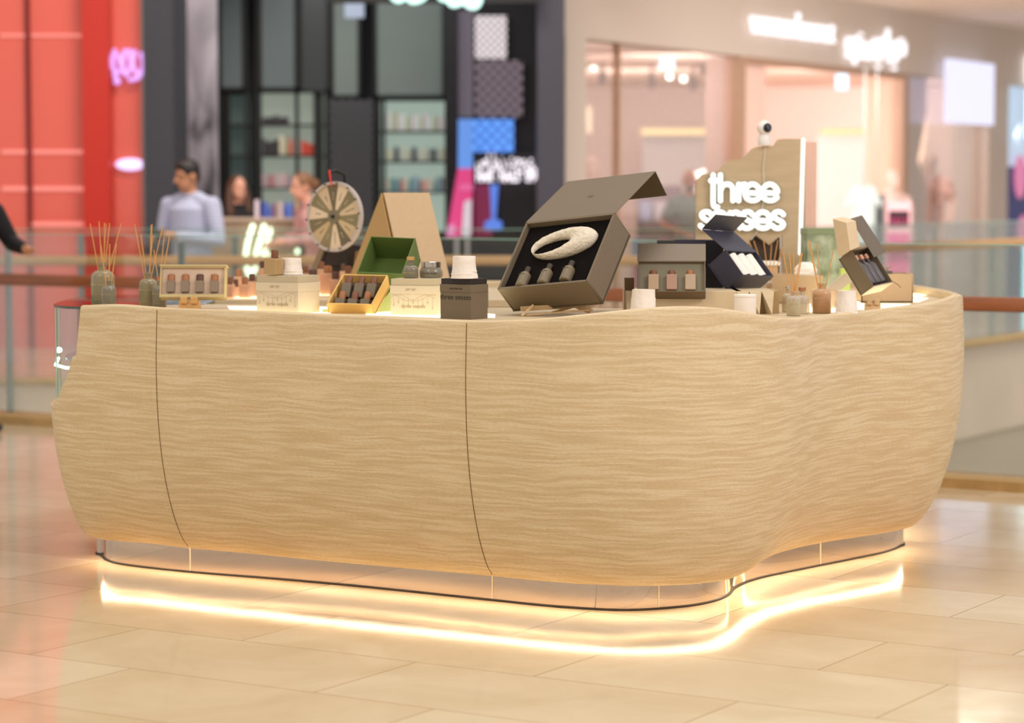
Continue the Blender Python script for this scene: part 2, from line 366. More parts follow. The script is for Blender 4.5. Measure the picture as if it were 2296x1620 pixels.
# grey photograph beside the charcoal pillar
def poster_mat():
    m = bpy.data.materials.new('black_and_white_photo_print'); m.use_nodes = True; nt = m.node_tree; b = nt.nodes['Principled BSDF']
    tc = nt.nodes.new('ShaderNodeTexCoord'); mp = nt.nodes.new('ShaderNodeMapping'); mp.inputs['Scale'].default_value = (2.2, 1, 0.8); mp.inputs['Location'].default_value = (0.4, 0, .3)
    nz = nt.nodes.new('ShaderNodeTexNoise'); nz.inputs['Scale'].default_value = 1.3; nz.inputs['Detail'].default_value = 4; nz.inputs['Distortion'].default_value = 1
    sp = nt.nodes.new('ShaderNodeSeparateXYZ'); ad = nt.nodes.new('ShaderNodeMath'); ad.operation = 'MULTIPLY_ADD'; ad.inputs[1].default_value = 0.16
    cr = nt.nodes.new('ShaderNodeValToRGB')
    for i, (p, c) in enumerate([(0.24, 40), (0.32, 100), (0.42, 152), (0.7, 210)]):
        e = cr.color_ramp.elements[i] if i < 2 else cr.color_ramp.elements.new(p)
        e.position = p; e.color = C(c, c*0.97, c*1.03)
    nt.links.new(tc.outputs['Object'], mp.inputs[0]); nt.links.new(mp.outputs[0], nz.inputs['Vector']); nt.links.new(tc.outputs['Object'], sp.inputs[0])
    nt.links.new(sp.outputs['Z'], ad.inputs[0]); nt.links.new(nz.outputs[0], ad.inputs[2]); nt.links.new(ad.outputs[0], cr.inputs[0]); nt.links.new(cr.outputs[0], b.inputs['Base Color'])
    b.inputs['Roughness'].default_value = 0.4; return m
t = thing('photo_banner', 'tall black and white photo print between charcoal pillar and black shelving', 'banner', ((446-PW/2)*25.2/FPX, 25.2, 1.5+235*25.2/FPX))
sx = 25.2/27
MB().box(-0.205, 0.21, 0, 0.04, -2.2, 2.6).build('print', poster_mat(), t, smooth=False)

def rack(name, label, cat, x0, x1, ys, zs, y, back, posts, group=None, depth=0.32, topz=None):
    t = thing(name, label, cat, ((XB(x0)+XB(x1))/2, y, 0)); cx = (XB(x0)+XB(x1))/2
    if back: MB().box(XB(x0)-cx, XB(x1)-cx, depth, depth+0.02, ZB(ys[1]), ZB(ys[0])).build('back_panel', back, t, smooth=False)
    for z in zs: MB().box(XB(x0)-cx-0.03, XB(x1)-cx+0.03, 0, depth, ZB(z)-0.022, ZB(z)).build('shelf', BLACK, t, smooth=False)
    for px, wd, z0, z1 in posts: MB().box(XB(px-wd/2)-cx, XB(px+wd/2)-cx, -0.03, 0.02, z0, ZB(z1)).build('upright', BLACK, t, smooth=False)
    return t
LIT = emis('backlit_pale_green_panel', (196, 208, 190), 0.40); LIT2 = emis('backlit_mint_panel', (204, 226, 210), 0.48); LIT3 = emis('dim_backlit_panel', (104, 122, 116), 0.25)  # emission put into the shelf backs in place of shop lamps
rack('shelf_unit', 'black shelving unit with pale lit back behind the reception desk', 'shelf', 583, 738, (208, 500), (279, 348, 420), yB, LIT, [(583, 12, 0, -120), (668, 9, 0, -120), (716, 22, 0, -120), (738, 16, 0, -120)])
rack('shelf_unit', 'narrow black shelving bay with dim back beside the grey photo print', 'shelf', 504, 556, (208, 500), (208, 279, 348, 420), yB, LIT3, [(494, 18, 0, -120), (514, 10, 0, -120), (556, 8, 0, -120)])
rack('shelf_unit', 'black shelving unit with mint lit back right of the kraft tent box', 'shelf', 852, 1006, (226, 520), (294, 361, 429), yB, LIT2, [(848, 10, 0, -120), (862, 8, 0, 226), (1008, 14, 0, -120), (1022, 12, 0, -120)])
# upper grey glass panels with black frames
def framed(label, x0, x1, y0, y1, m, y=yB-0.1, n=1, fr=7, name='glazed_frame'):
    t = thing(name, label, 'panel', ((XB(x0)+XB(x1))/2, y, ZB((y0+y1)/2))); cx = (XB(x0)+XB(x1))/2; cz = ZB((y0+y1)/2)
    MB().box(XB(x0)-cx, XB(x1)-cx, 0.02, 0.04, ZB(y1)-cz, ZB(y0)-cz).build('pane', m, t, smooth=False)
    f = MB(); s = yB/FPX*fr
    f.box(XB(x0)-cx, XB(x1)-cx, 0, 0.06, ZB(y1)-cz, ZB(y1)-cz+s); f.box(XB(x0)-cx, XB(x0)-cx+s, 0, 0.06, ZB(y1)-cz, ZB(y0)-cz); f.box(XB(x1)-cx-s, XB(x1)-cx, 0, 0.06, ZB(y1)-cz, ZB(y0)-cz)
    f.build('frame', BLACK, t, smooth=False); return t
framed('narrow grey glass panel nearest the black and white photo print', 497, 556, -100, 205, GREYPANEL)
framed('grey glass panel above the left shelving with black frame', 586, 672, -100, 205, GREYPANEL)
framed('dark narrow glass panel beside the black mesh column', 676, 742, -100, 210, mat('dark_glass_panel', (48, 54, 54), 0.3))
framed('pale grey-green glass panel left of the shop screen', 746, 812, -100, 222, mat('grey_green_light_panel', (122, 134, 126), 0.4, nv=0.1, ns=1))
framed('wide grey-green glass panel above the mint shelving', 842, 1000, -100, 222, mat('grey_green_light_panel', (112, 124, 126)))
def mesh_mat(name, dark, light, es, scale, thr=0.42):
    m = bpy.data.materials.new(name); m.use_nodes = True; nt = m.node_tree; b = nt.nodes['Principled BSDF']
    tc = nt.nodes.new('ShaderNodeTexCoord'); v = nt.nodes.new('ShaderNodeTexVoronoi'); v.inputs['Scale'].default_value = scale; v.inputs['Randomness'].default_value = 0.0
    cr = nt.nodes.new('ShaderNodeValToRGB'); cr.color_ramp.elements[0].position = thr-0.06; cr.color_ramp.elements[1].position = thr; cr.color_ramp.elements[0].color = C(*light); cr.color_ramp.elements[1].color = C(*dark)
    mp = nt.nodes.new('ShaderNodeMapping'); mp.inputs['Rotation'].default_value = (0, math.radians(45), 0)
    nt.links.new(tc.outputs['Object'], mp.inputs[0]); nt.links.new(mp.outputs[0], v.inputs['Vector']); nt.links.new(v.outputs['Distance'], cr.inputs[0]); nt.links.new(cr.outputs[0], b.inputs['Base Color'])
    nt.links.new(cr.outputs[0], b.inputs['Emission Color']); b.inputs['Emission Strength'].default_value = es; return m
def flatpanel(name, label, cat, x0, x1, y0, y1, m, y=yB-0.2, th=0.03):
    cx = (XB(x0)+XB(x1))/2; cz = ZB((y0+y1)/2)
    o = MB().box(XB(x0)-cx, XB(x1)-cx, 0, th, ZB(y1)-cz, ZB(y0)-cz).build(name, m, smooth=False); o.location = (cx, y, cz)
    return tag(o, label, cat)
flatpanel('mesh_screen', 'dark perforated mesh column behind the prize wheel', 'screen', 744, 840, 226, 560, mesh_mat('dark_mesh', (30, 30, 32), (74, 76, 78), 0.0, 14))
flatpanel('mesh_screen', 'brightest white backlit perforated panel at top of the mesh wall', 'screen', 1066, 1136, 42, 136, mesh_mat('white_backlit_mesh', (60, 56, 58), (232, 222, 226), 0.55, 17, 0.5))
flatpanel('mesh_screen', 'violet-grey diamond mesh panel under the white backlit panel', 'screen', 1066, 1172, 140, 266, mesh_mat('grey_mesh', (40, 36, 40), (140, 126, 136), 0.25, 12, 0.46))
flatpanel('lit_column', 'tall thin violet-grey light panel beside the mesh wall', 'panel', 1026, 1062, 30, 265, emis('dim_violet_panel', (130, 120, 132), 0.42))
flatpanel('mesh_screen', 'bright blue mesh screen above the white salon lettering', 'screen', 1028, 1152, 270, 342, mesh_mat('blue_mesh', (50, 80, 170), (96, 160, 250), 0.6, 11, 0.5), y=yB-0.25)
flatpanel('wall_panel', 'black wall panel carrying the white salon lettering', 'panel', 1058, 1210, 342, 620, mat('black_gloss_panel', (26, 24, 28), 0.4), y=yB-0.15)
flatpanel('wall_panel', 'black mesh wall panel next to the navy pillar', 'panel', 1064, 1262, -100, 342, mat('black_matt_panel', (30, 27, 30), 0.6, nv=0.3, ns=14), y=yB-0.1)
tag(MB().box(XB(1000), XB(1030), yB-0.4, yB-0.3, 0, 5).build('column', mat('black_matt_panel', (30, 27, 30))), 'black steel column left of the blue mesh screen', 'column')
t = thing('display_poster', 'maroon and blue lit poster below the white salon lettering', 'poster', (XB(1100), yB-0.3, ZB(475)))
cx, cz = XB(1100), ZB(475)
MB().box(XB(1066)-cx, XB(1104)-cx, 0, 0.02, ZB(530)-cz, ZB(414)-cz).build('maroon_field', emis('maroon_lit', (122, 36, 70), 0.8), t, smooth=False)
MB().prism([(XB(a)-cx, ZB(b)-cz) for a, b in [(1099, 414), (1118, 414), (1112, 490), (1126, 496), (1126, 514), (1086, 514), (1088, 496), (1103, 490)]], -0.01, 0.02, 'y').build('blue_shape', emis('blue_lit', (90, 130, 226), 0.9), t, smooth=False)
WH = emis('white_sign_light', (255, 246, 255), 1.6)
t = thing('shop_sign', 'small white lit salon sign reading HAIR NAILS SPA on black wall', 'sign', (XB(1137), yB-0.3, ZB(380)))
def AR(s): return s
fitw(text('HAIR · NAILS · SPA', 0.155, WH, t, (0, 0, -0.085), ext=0.02, name='latin_lettering', off=0.004), 0.68, 0.125)
fitw(text(AR('صالون تجميل'), 0.2, WH, t, (0, 0, 0.09), ext=0.02, name='arabic_lettering', off=0.003), 0.68)
# large teal-white sign hanging above the dark shop (its lower edge shows)
t = thing('shop_sign', 'big mint-white neon script cut off by the top of the picture', 'sign', (X24(980, 23.2), 23.2, Z24(-12, 23.2)))
mb = MB(); strokes(mb, [[(885, -40), (882, -8), (895, 4), (915, -4), (925, 6), (945, 2), (958, -12), (965, -40)], [(990, -50), (988, -6), (1000, 2)], [(1010, -50), (1008, 0), (1018, 14), (1040, 8), (1052, 16), (1066, 18), (1075, 4), (1070, -16), (1052, -20)], [(1022, -30), (1034, -8), (1060, -2)]], 0.034, 980, -12, 23.2/FPX)
mb.build('neon_tube', emis('mint_neon', (208, 255, 244), 1.5), t)
tag(MB().box(X24(740, 23.3), X24(1205, 23.3), 23.3, 23.42, Z24(10, 23.3), 9.0).build('fascia_board', BLACK), 'black fascia board carrying the mint neon script', 'fascia')
t = thing('small_screen', 'small pale blue screen hanging at the top of the dark shop', 'screen', (XB(797)*.93, 25.1, 1.5+(435-22)*25.1/FPX))
MB().box(-0.1, 0.1, 0, 0.04, -0.1, 0.12).build('screen_face', emis('cool_grey_screen', (176, 188, 208), 0.75), t, bevel=0.005); MB().box(-0.01, 0.01, 0.01, 0.03, 0.12, 0.9).build('hanger', BLACK, t)

# ---- reception desk with green neon
yD = 22.0
def XD(px): return (px-PW/2)*yD/FPX
def ZD(py): return CAMZ+(HZ-py)*yD/FPX
t = thing('reception_desk', 'taupe reception desk with green neon script before the dark shop', 'desk', (XD(590), yD, 0))
DESK = mat('taupe_desk_panel', (148, 124, 104), 0.45, nv=0.06, ns=2)
MB().box(XD(470)-XD(590), XD(672)-XD(590), 0, 0.5, 0, ZD(496)).build('desk_body', DESK, t, bevel=0.01)
MB().box(XD(466)-XD(590), XD(676)-XD(590), -0.02, 0.52, ZD(496), ZD(488)).build('desk_top', mat('pale_desk_top', (186, 164, 146), 0.3), t, bevel=0.006)
MB().box(XD(672)-XD(590), XD(820)-XD(590), 0.15, 0.6, 0, ZD(520)).build('side_panel', mat('dark_taupe_panel', (92, 80, 68), 0.5), t, bevel=0.01)
mb = MB(); strokes(mb, [[(569, 506), (558, 540), (552, 577)], [(594, 506), (584, 540), (575, 578), (590, 581), (600, 574)], [(608, 514), (600, 545), (590, 580)], [(596, 580), (606, 574), (614, 582)], [(644, 584), (651, 577), (658, 584)], [(669, 561), (668, 564)], [(555, 600), (562, 616), (574, 600)]], 0.021, 590, 540, yD/FPX)
mb.build('neon_script', emis('green_white_neon', (236, 255, 222), 2.4), t, label='bright green-white neon script on the desk front', M=Matrix.Translation((0, -0.05, ZD(540))))

# ---- right-hand shop front
O0 = Vector((0.505, 24.0, 0)); MF = frameAB(O0)
def tA(px):
    r = (px-PW/2)/FPX; return (r*O0.y-O0.x)/(A.x-r*A.y)
def zA(px, py):
    t = tA(px); return CAMZ+(HZ-py)*(O0.y+t*A.y)/FPX
PINKW = mat('pale_pink_beige_wall', (202, 189, 178), 0.55, nv=0.03, ns=0.5)
zf = zA(1600, 150)
zf = 3.05; zt = 3.86
f = MB(); f.box(0, 16, -0.02, 0.25, zf, 9.0, MF); f.box(0, tA(1308), -0.03, 0.05, 0, zf, MF); f.box(tA(2208), tA(2252), -0.03, 0.5, 0, zf, MF)
struct(f.build('wall_right', PINKW, smooth=False))
f = MB(); f.box(0.0, 20, -3.5, -0.02, zt, zt+0.1, MF); struct(f.build('ceiling', mat('cream_ceiling', (248, 238, 226), 0.6), smooth=False))
f = MB(); f.prism([(0.58, 24.3), (9.1, 38), (0.58, 38)], zf+0.12, zf+0.2, 'z'); struct(f.build('ceiling_pink_shop', mat('peach_shop_ceiling', (238, 212, 198), 0.6), smooth=False))
yK = 38.0
PEACH = mat('peach_wall', (224, 198, 186), 0.6, nv=0.03, ns=.5)
struct(MB().box(-6, 12, yK, yK+0.2, 0, 5.2).build('wall_pink_shop', PEACH, smooth=False))
struct(MB().box(0.5, 0.56, 24.7, yK, 0, 5.2).build('wall_pink_shop_left', mat('pale_pink_wall', (240, 222, 214), 0.6), smooth=False))
def XK(px, y=yK): return (px-PW/2)*y/FPX
def ZK(py, y=yK): return CAMZ+(HZ-py)*y/FPX
MK = lambda px, py, y: Vector((XK(px, y), y, ZK(py, y)))
# glass and mullions of the pink shop
f = MB(); f.box(tA(1308), tA(1660), 0.08, 0.09, 0, zf, MF); f.box(tA(2035), tA(2208), 0.08, 0.09, 0, zf, MF)
struct(f.build('window_1', glass('shop_glass', (252, 250, 248), 0.6), smooth=False))
TAUPE = mat('taupe_frame', (176, 142, 118), 0.45)
f = MB()
for a, b in ((1655, 1668), (2020, 2032)): f.box(tA(a), tA(b), -0.01, 0.1, 0, zf, MF)
f.box(tA(1660), tA(2030), 0.0, 0.1, zf-0.07, zf, MF); f.box(tA(1395), tA(1400), 0.05, 0.1, 0, zf, MF)
struct(f.build('window_2', TAUPE, smooth=False))
struct(MB().box(tA(1668), tA(1730), 0.1, 0.5, 0, zf, MF).build('wall_pink_pier', mat('pink_pier', (240, 206, 192), 0.55), smooth=False))
struct(MB().box(tA(2034), tA(2090), 0.1, 0.6, 0, zf, MF).build('wall_peach_pier', mat('peach_pier', (226, 192, 172), 0.55), smooth=False))
# lettering on fascia
t = thing('shop_sign', 'white lit Latin and Arabic lettering on the pale shop fascia', 'sign', M=frameAB(O0+A*tA(1830)-B*0.08+Vector((0, 0, 0))))
WS = emis('white_fascia_letters', (255, 250, 255), 1.25)
def fascia_text(s, pa, pb, py, size, nm, off=0.0):
    a, b = tA(pa), tA(pb); c = (a+b)/2-tA(1830); o = text(s, size, WS, t, (c, 0, zA((pa+pb)/2, py)), ext=0.03, name=nm, off=off)
    return fitw(o, b-a)
fascia_text('women\u2019secret', 1666, 1852, 64, 0.46, 'latin_lettering', -0.009)
fascia_text('وومن سيكريت', 1880, 2010, 97, 0.46, 'arabic_lettering', -0.002)
# interior: lit back panels, cove lights, ring lamp
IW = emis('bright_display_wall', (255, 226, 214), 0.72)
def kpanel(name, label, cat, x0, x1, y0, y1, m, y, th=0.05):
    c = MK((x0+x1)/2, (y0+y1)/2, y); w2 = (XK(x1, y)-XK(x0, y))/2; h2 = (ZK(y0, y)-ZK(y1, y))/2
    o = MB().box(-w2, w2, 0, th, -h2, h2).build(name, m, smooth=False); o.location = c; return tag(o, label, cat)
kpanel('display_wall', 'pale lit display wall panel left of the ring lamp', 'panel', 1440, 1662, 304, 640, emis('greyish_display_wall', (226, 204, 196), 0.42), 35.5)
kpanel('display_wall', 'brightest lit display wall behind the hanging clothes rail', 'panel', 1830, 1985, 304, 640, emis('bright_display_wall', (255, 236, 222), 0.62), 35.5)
kpanel('cove_light', 'warm yellow cove light strip below the ring lamp', 'light', 1437, 1650, 289, 303, emis('warm_cove', (255, 222, 158), 1.25), 35.0)
kpanel('cove_light', 'warm peach cove light strip behind the kiosk sign board', 'light', 1838, 1986, 289, 303, emis('peach_cove', (255, 190, 140), 1.15), 35.0)
kpanel('light_cove', 'pale curved light cove at the ceiling beside the white pillar', 'light', 1306, 1470, 104, 122, emis('pale_cove', (250, 218, 188), 0.8), 30.0)
kpanel('mirror_light', 'narrow upright warm lamp just right of the white pillar', 'lamp', 1310, 1327, 240, 298, emis('narrow_warm', (255, 222, 190), 1.2), 31)
kpanel('shop_screen', 'small cyan-white screen hanging at the left of the pink shop', 'screen', 1478, 1510, 121, 158, emis('cyan_screen', (205, 235, 255), 1.6), 30)
kpanel('shop_screen', 'small cyan-white screen hanging inside the pink shop doorway', 'screen', 1871, 1897, 168, 202, emis('cyan_screen', (205, 235, 255), 1.6), 32)
o = MB().box(tA(2092), tA(2193), -0.2, -0.12, -0.42, 0.42).build('shop_screen', emis('lavender_screen', (226, 228, 255), 1.0), smooth=False); o.matrix_world = frameAB(O0+Vector((0, 0, zA(2142, 210)))); tag(o, 'large glowing white-lavender screen at top right window', 'screen')
t = thing('ring_lamp', 'round glowing ring lamp high in the pink shop', 'lamp', MK(1620, 235, 33))
mb = MB(); mb.tube([(0.125*math.cos(a)*1.0, 0, 0.125*math.sin(a)) for a in [2*PI*i/28 for i in range(29)]], 0.05, 10, cap=False); mb.build('ring', emis('ring_glow', (255, 206, 156), 1.0), t)
MB().cyl(0.01, 0.16, 0.9, 8).build('hanging_rod', BLACK, t)
# downlights / spots: (px, py, depth, r, strength colour)
DL = emis('downlight_glow', (255, 246, 238), 9.0); DL2 = emis('downlight_soft', (255, 214, 200), 1.6)
spots = [(1353, 84, 30, .03, 1), (1381, 87, 30, .03, 1), (1330, 155, 30, .025, 1), (1457, 186, 31, .03, 0), (1500, 174, 31, .035, 1), (1531, 179, 31, .035, 1), (1572, 134, 31, .03, 0), (1653, 132, 28.5, .035, 1), (1723, 131, 28.5, .03, 1), (1848, 146, 30, .03, 1), (1327, 84, 30, .03, 0)]
for i, (px, py, y, r, s) in enumerate(spots):
    t = thing('downlight', ('bright white' if s else 'faint pinkish')+' round downlight in the pink shop, '+['second from the white pillar', 'third from the white pillar', 'on the left track', 'left of the two bright track spots', 'left one of the bright track spots', 'right one of the bright track spots', 'left of the taupe mullion', 'above the taupe mullion', 'right of the taupe mullion', 'below the Arabic lettering', 'nearest the white pillar'][i], 'lamp', MK(px, py, y))
    MB().lathe([(0.001, -0.001), (r*0.9, 0), (r, 0.004)], 16, Matrix.Rotation(PI/2, 4, 'X')).build('lens', DL if s else DL2, t)
    MB().lathe([(r*1.15, 0), (r*1.2, 0.08), (r*0.6, 0.12), (0.001, 0.12)], 16, Matrix.Rotation(-PI/2, 4, 'X')).build('housing', mat('spot_housing', (110, 84, 76), 0.5), t)
mb = MB()
for px, py in ((1350, 190), (1460, 200), (1552, 205), (1575, 170), (1594, 172), (1633, 200)):
    p = MK(px, py, 31); mb = MB(); mb.lathe([(0.04, 0), (0.045, 0.14), (0.02, 0.17), (0.02, 0.3)], 12)
    o = mb.build('track_spot', mat('spot_brown', (96, 70, 64), 0.5)); o.location = p
    tag(o, 'small dark track spotlight in the pink shop, '+{1350: 'nearest the white pillar', 1460: 'below the faint downlight', 1552: 'hanging lowest at mid window', 1575: 'left one of the upper pair', 1594: 'right one of the upper pair', 1633: 'just above the ring lamp'}[px], 'lamp', 'dark track spotlights in the pink shop')
for (x, y, z, e, tx, ty, tz, s) in [(1.3, 26.6, 2.9, 30, 1.6, 32, .6, .8), (2.2, 29.0, 2.95, 190, 2.2, 36, 1.2, 1.6), (1.6, 32.5, 2.95, 150, 2.4, 38, 1.6, 1.6), (4.6, 32.5, 2.95, 110, 4.8, 38, .8, 2.2), (6.6, 35.5, 2.9, 100, 6.0, 38, .6, 1.5)]:
    area('shop_ceiling_light', (x, y, z), (tx, ty, tz), s, e, (1, .94, .92))  # area fills added to brighten the pink shop interior
area('shop_ceiling_light_dark', (-1.5, 25.2, 4.1), (-1.5, 26.2, 0), 2.5, 45, (0.95, 0.97, 1.0), 1.0)  # fill added for the dark shop interior
# neighbouring shop at the extreme right
P2 = O0+A*tA(2252)
t = thing('neighbour_shop_display', 'dark blue and pink lit display at the right picture edge', 'display', M=frameAB(P2))
MB().box(0.02, 2.4, 0.1, 0.16, 0, 1.9).build('lower_panel', emis('navy_display', (60, 68, 112), 0.6), t, smooth=False)
MB().box(0.02, 2.4, 0.1, 0.16, 1.9, 3.9).build('upper_panel', emis('pale_blue_display', (196, 214, 236), 0.75), t, smooth=False)
MB().ell((0.65, 0.02, 1.75), (0.25, 0.03, 0.32)).build('pink_spot', emis('pink_display', (222, 130, 170), 0.8), t)
MB().ell((0.8, 0.02, 0.95), (0.22, 0.03, 0.25)).build('pink_spot', emis('pink_display', (222, 130, 170), 0.8), t)
CY = emis('cyan_tube_light', (170, 244, 255), 2.6)
z1, z2 = zA(2279, 206), zA(2279, 308)
o = MB().tube([(0, 0, z1), (0, 0, z2)], 0.045, 10).build('tube_light', CY); o.location = O0+A*tA(2280)-B*0.15; tag(o, 'upper upright cyan tube light at the right picture edge', 'lamp')
z1, z2 = zA(2272, 550), zA(2272, 682)
o = MB().tube([(0, 0, z1), (0, 0, z2)], 0.045, 10).build('tube_light', CY); o.location = O0+A*tA(2272)-B*0.2; tag(o, 'lower upright cyan tube light at the right picture edge', 'lamp')
o = text('N', 0.55, WS, None, ext=0.03, name='shop_sign', off=0.02); o.matrix_world = frameAB(O0+A*tA(2293)-B*0.1+Vector((0, 0, zA(2290, 162)))) @ Matrix.Rotation(PI/2, 4, 'X'); tag(o, 'white lit letter of the next shop cut by the right edge', 'sign')
# ================================================================ kiosk counter
ZT = 1.035                                           # counter top
def counter_mat():
    m = bpy.data.materials.new('rippled_pale_veneer'); m.use_nodes = True; nt = m.node_tree; b = nt.nodes['Principled BSDF']; N = nt.nodes.new; Lk = nt.links.new
    uv = N('ShaderNodeUVMap'); mp = N('ShaderNodeMapping'); mp.inputs['Scale'].default_value = (3.6, 78, 1); Lk(uv.outputs[0], mp.inputs[0])
    dn = N('ShaderNodeTexNoise'); dn.inputs['Scale'].default_value = 4.0; dn.inputs['Detail'].default_value = 2; Lk(uv.outputs[0], dn.inputs['Vector'])
    vm = N('ShaderNodeVectorMath'); vm.operation = 'MULTIPLY_ADD'; vm.inputs[1].default_value = (0.0, 3.0, 0); Lk(dn.outputs['Color'], vm.inputs[0]); Lk(mp.outputs[0], vm.inputs[2])
    n1 = N('ShaderNodeTexNoise'); n1.inputs['Scale'].default_value = 1.0; n1.inputs['Detail'].default_value = 2.5; n1.inputs['Roughness'].default_value = 0.55; Lk(vm.outputs[0], n1.inputs['Vector'])
    cr = N('ShaderNodeValToRGB'); e = cr.color_ramp.elements; e[0].position = 0.40; e[0].color = C(208, 183, 141); e[1].position = 0.60; e[1].color = C(223, 202, 164)
    e2 = e.new(0.5); e2.color = C(215, 191, 150); Lk(n1.outputs['Fac'], cr.inputs[0])
    mp2 = N('ShaderNodeMapping'); mp2.inputs['Scale'].default_value = (60, 220, 1); Lk(uv.outputs[0], mp2.inputs[0])
    n2 = N('ShaderNodeTexNoise'); n2.inputs['Scale'].default_value = 1; n2.inputs['Detail'].default_value = 3; Lk(mp2.outputs[0], n2.inputs['Vector'])
    c2 = N('ShaderNodeValToRGB'); c2.color_ramp.elements[0].position = 0.3; c2.color_ramp.elements[1].position = 0.62; c2.color_ramp.elements[0].color = (0.88, 0.85, 0.80, 1); c2.color_ramp.elements[1].color = (1, 1, 1, 1); Lk(n2.outputs['Fac'], c2.inputs[0])
    mx = N('ShaderNodeMixRGB'); mx.blend_type = 'MULTIPLY'; mx.inputs[0].default_value = 0.8; Lk(cr.outputs[0], mx.inputs[1]); Lk(c2.outputs[0], mx.inputs[2]); Lk(mx.outputs[0], b.inputs['Base Color'])
    bp = N('ShaderNodeBump'); bp.inputs['Strength'].default_value = 0.14; bp.inputs['Distance'].default_value = 0.006; Lk(n1.outputs['Fac'], bp.inputs['Height']); Lk(bp.outputs[0], b.inputs['Normal'])
    b.inputs['Roughness'].default_value = 0.5
    return m
VENEER = counter_mat()
TOPM = mat('pale_wood_counter_top', (216, 194, 156), 0.4, nv=0.12, ns=6, stretch=(1, 9, 1))
lip_px = [(190, 1190), (228, 1206), (320, 1214), (430, 1226), (560, 1238), (700, 1252), (900, 1270), (1100, 1288), (1250, 1302), (1400, 1310), (1500, 1309), (1580, 1304), (1640, 1294), (1682, 1276), (1712, 1254), (1760, 1233), (1850, 1213), (1940, 1199), (2020, 1185), (2056, 1170)]
front = [tuple(Pz(x, y, 0.13).xy) for x, y in lip_px]
left = [(0.10, 12.15), (-0.6, 12.15), (-1.3, 12.1), (-1.62, 11.85), (-1.71, 11.4), (-1.76, 10.8), (-1.765, 10.2)]
right = [(1.77, 10.5), (1.78, 10.9), (1.75, 11.4), (1.66, 11.85), (1.4, 12.08), (1.05, 12.15)]
L = resample([Vector((x, y, 0)) for x, y in catmull(left+front+right, 10)], 0.02)
n = len(L)
S = smoothpts(L, 60)
def normals(P):
    out = []
    for i in range(len(P)):
        t = (P[min(i+1, len(P)-1)]-P[max(i-1, 0)]).normalized(); out.append(Vector((t.y, -t.x, 0)))
    return out
NL = normals(S)
O = [S[i]+NL[i]*0.185 for i in range(n)]
O = smoothpts(O, 40)
for v in O:
    if v.x < -1.82: v.x = -1.82-(-1.82-v.x)*0.62
# keep arc order on the inside of the concave bend
prof = [(0.13, 0.0), (0.15, 0.13), (0.18, 0.25), (0.22, 0.37), (0.27, 0.50), (0.33, 0.62), (0.40, 0.735), (0.48, 0.835), (0.56, 0.905), (0.64, 0.955), (0.72, 0.985), (0.80, 1.0), (0.88, 1.0), (0.96, 0.985), (1.05, 0.96), (1.15, 0.93)]
def plan(i, z):
    f = interp(prof, z); return L[i].lerp(O[i], f)
rim_px = [(190, 684), (260, 680), (355, 690), (450, 693), (560, 696), (700, 702), (900, 712), (1040, 719), (1140, 719), (1220, 714), (1320, 703), (1420, 692), (1500, 685), (1560, 684), (1620, 688), (1690, 702), (1750, 715), (1800, 712), (1870, 704), (1960, 695), (2050, 684), (2100, 676), (2135, 667), (2150, 658)]
stepP = [(104, 915), (116, 907), (122, 893), (136, 886), (140, 858), (152, 842), (156, 826), (161, 815), (163, 799), (177, 793), (180, 772), (184, 760), (187, 738), (192, 727), (194, 700), (199, 684)]
i_left = min(range(n), key=lambda i: (L[i]-Vector((-1.74, 9.84, 0))).length)
i_right = min(range(n), key=lambda i: (L[i]-Vector((1.76, 10.2, 0))).length)
iL0 = min(range(n), key=lambda i: O[i].x if i < n//2 else 99)
H = []
for i in range(n):
    p = plan(i, 1.05)
    if i < i_left+18 and p.x < -1.2:
        if p.y > 11.3 and p.x > -1.70: H.append(interp([(-1.70, 0.66), (-1.55, 1.05)], p.x))
        elif p.y > 11.0: H.append(0.66)
        else:
            px, _ = proj((p.x, p.y, 0.9))
            if px >= 199 or i < i_left+6:
                if i < i_left+6: H.append(0.66)
                else: H.append(Py(px, interp(rim_px, px), p.y).z)
            else: H.append(max(0.66, Py(px, interp(stepP, px), p.y).z))
    elif i < n//3 and p.y > 11: H.append(1.06)
    else:
        px, _ = proj((p.x, p.y, 1.05))
        if i > i_right: H.append(1.07); continue
        py = interp(rim_px, px)
        q = p; z = 1.05
        for _ in range(3):
            q = plan(i, z); z = Py(px, py, q.y).z
            px = proj((q.x, q.y, z))[0]; py = interp(rim_px, px)
        H.append(z)
# soften the long undulation but keep the stepped left edge
iA = i_left+22
for _ in range(25): H = [H[i] if (i < iA or i >= n-1) else (H[i-1]+2*H[i]+H[i+1])/4 for i in range(n)]
kiosk = thing('kiosk_counter', 'large curved pale wood kiosk counter glowing underneath on mirrored base', 'counter', (0, 9.5, 0))
off = Vector((0, -9.5, 0))
arc = [0.0]
for i in range(1, n): arc.append(arc[-1]+(O[i]-O[i-1]).length)
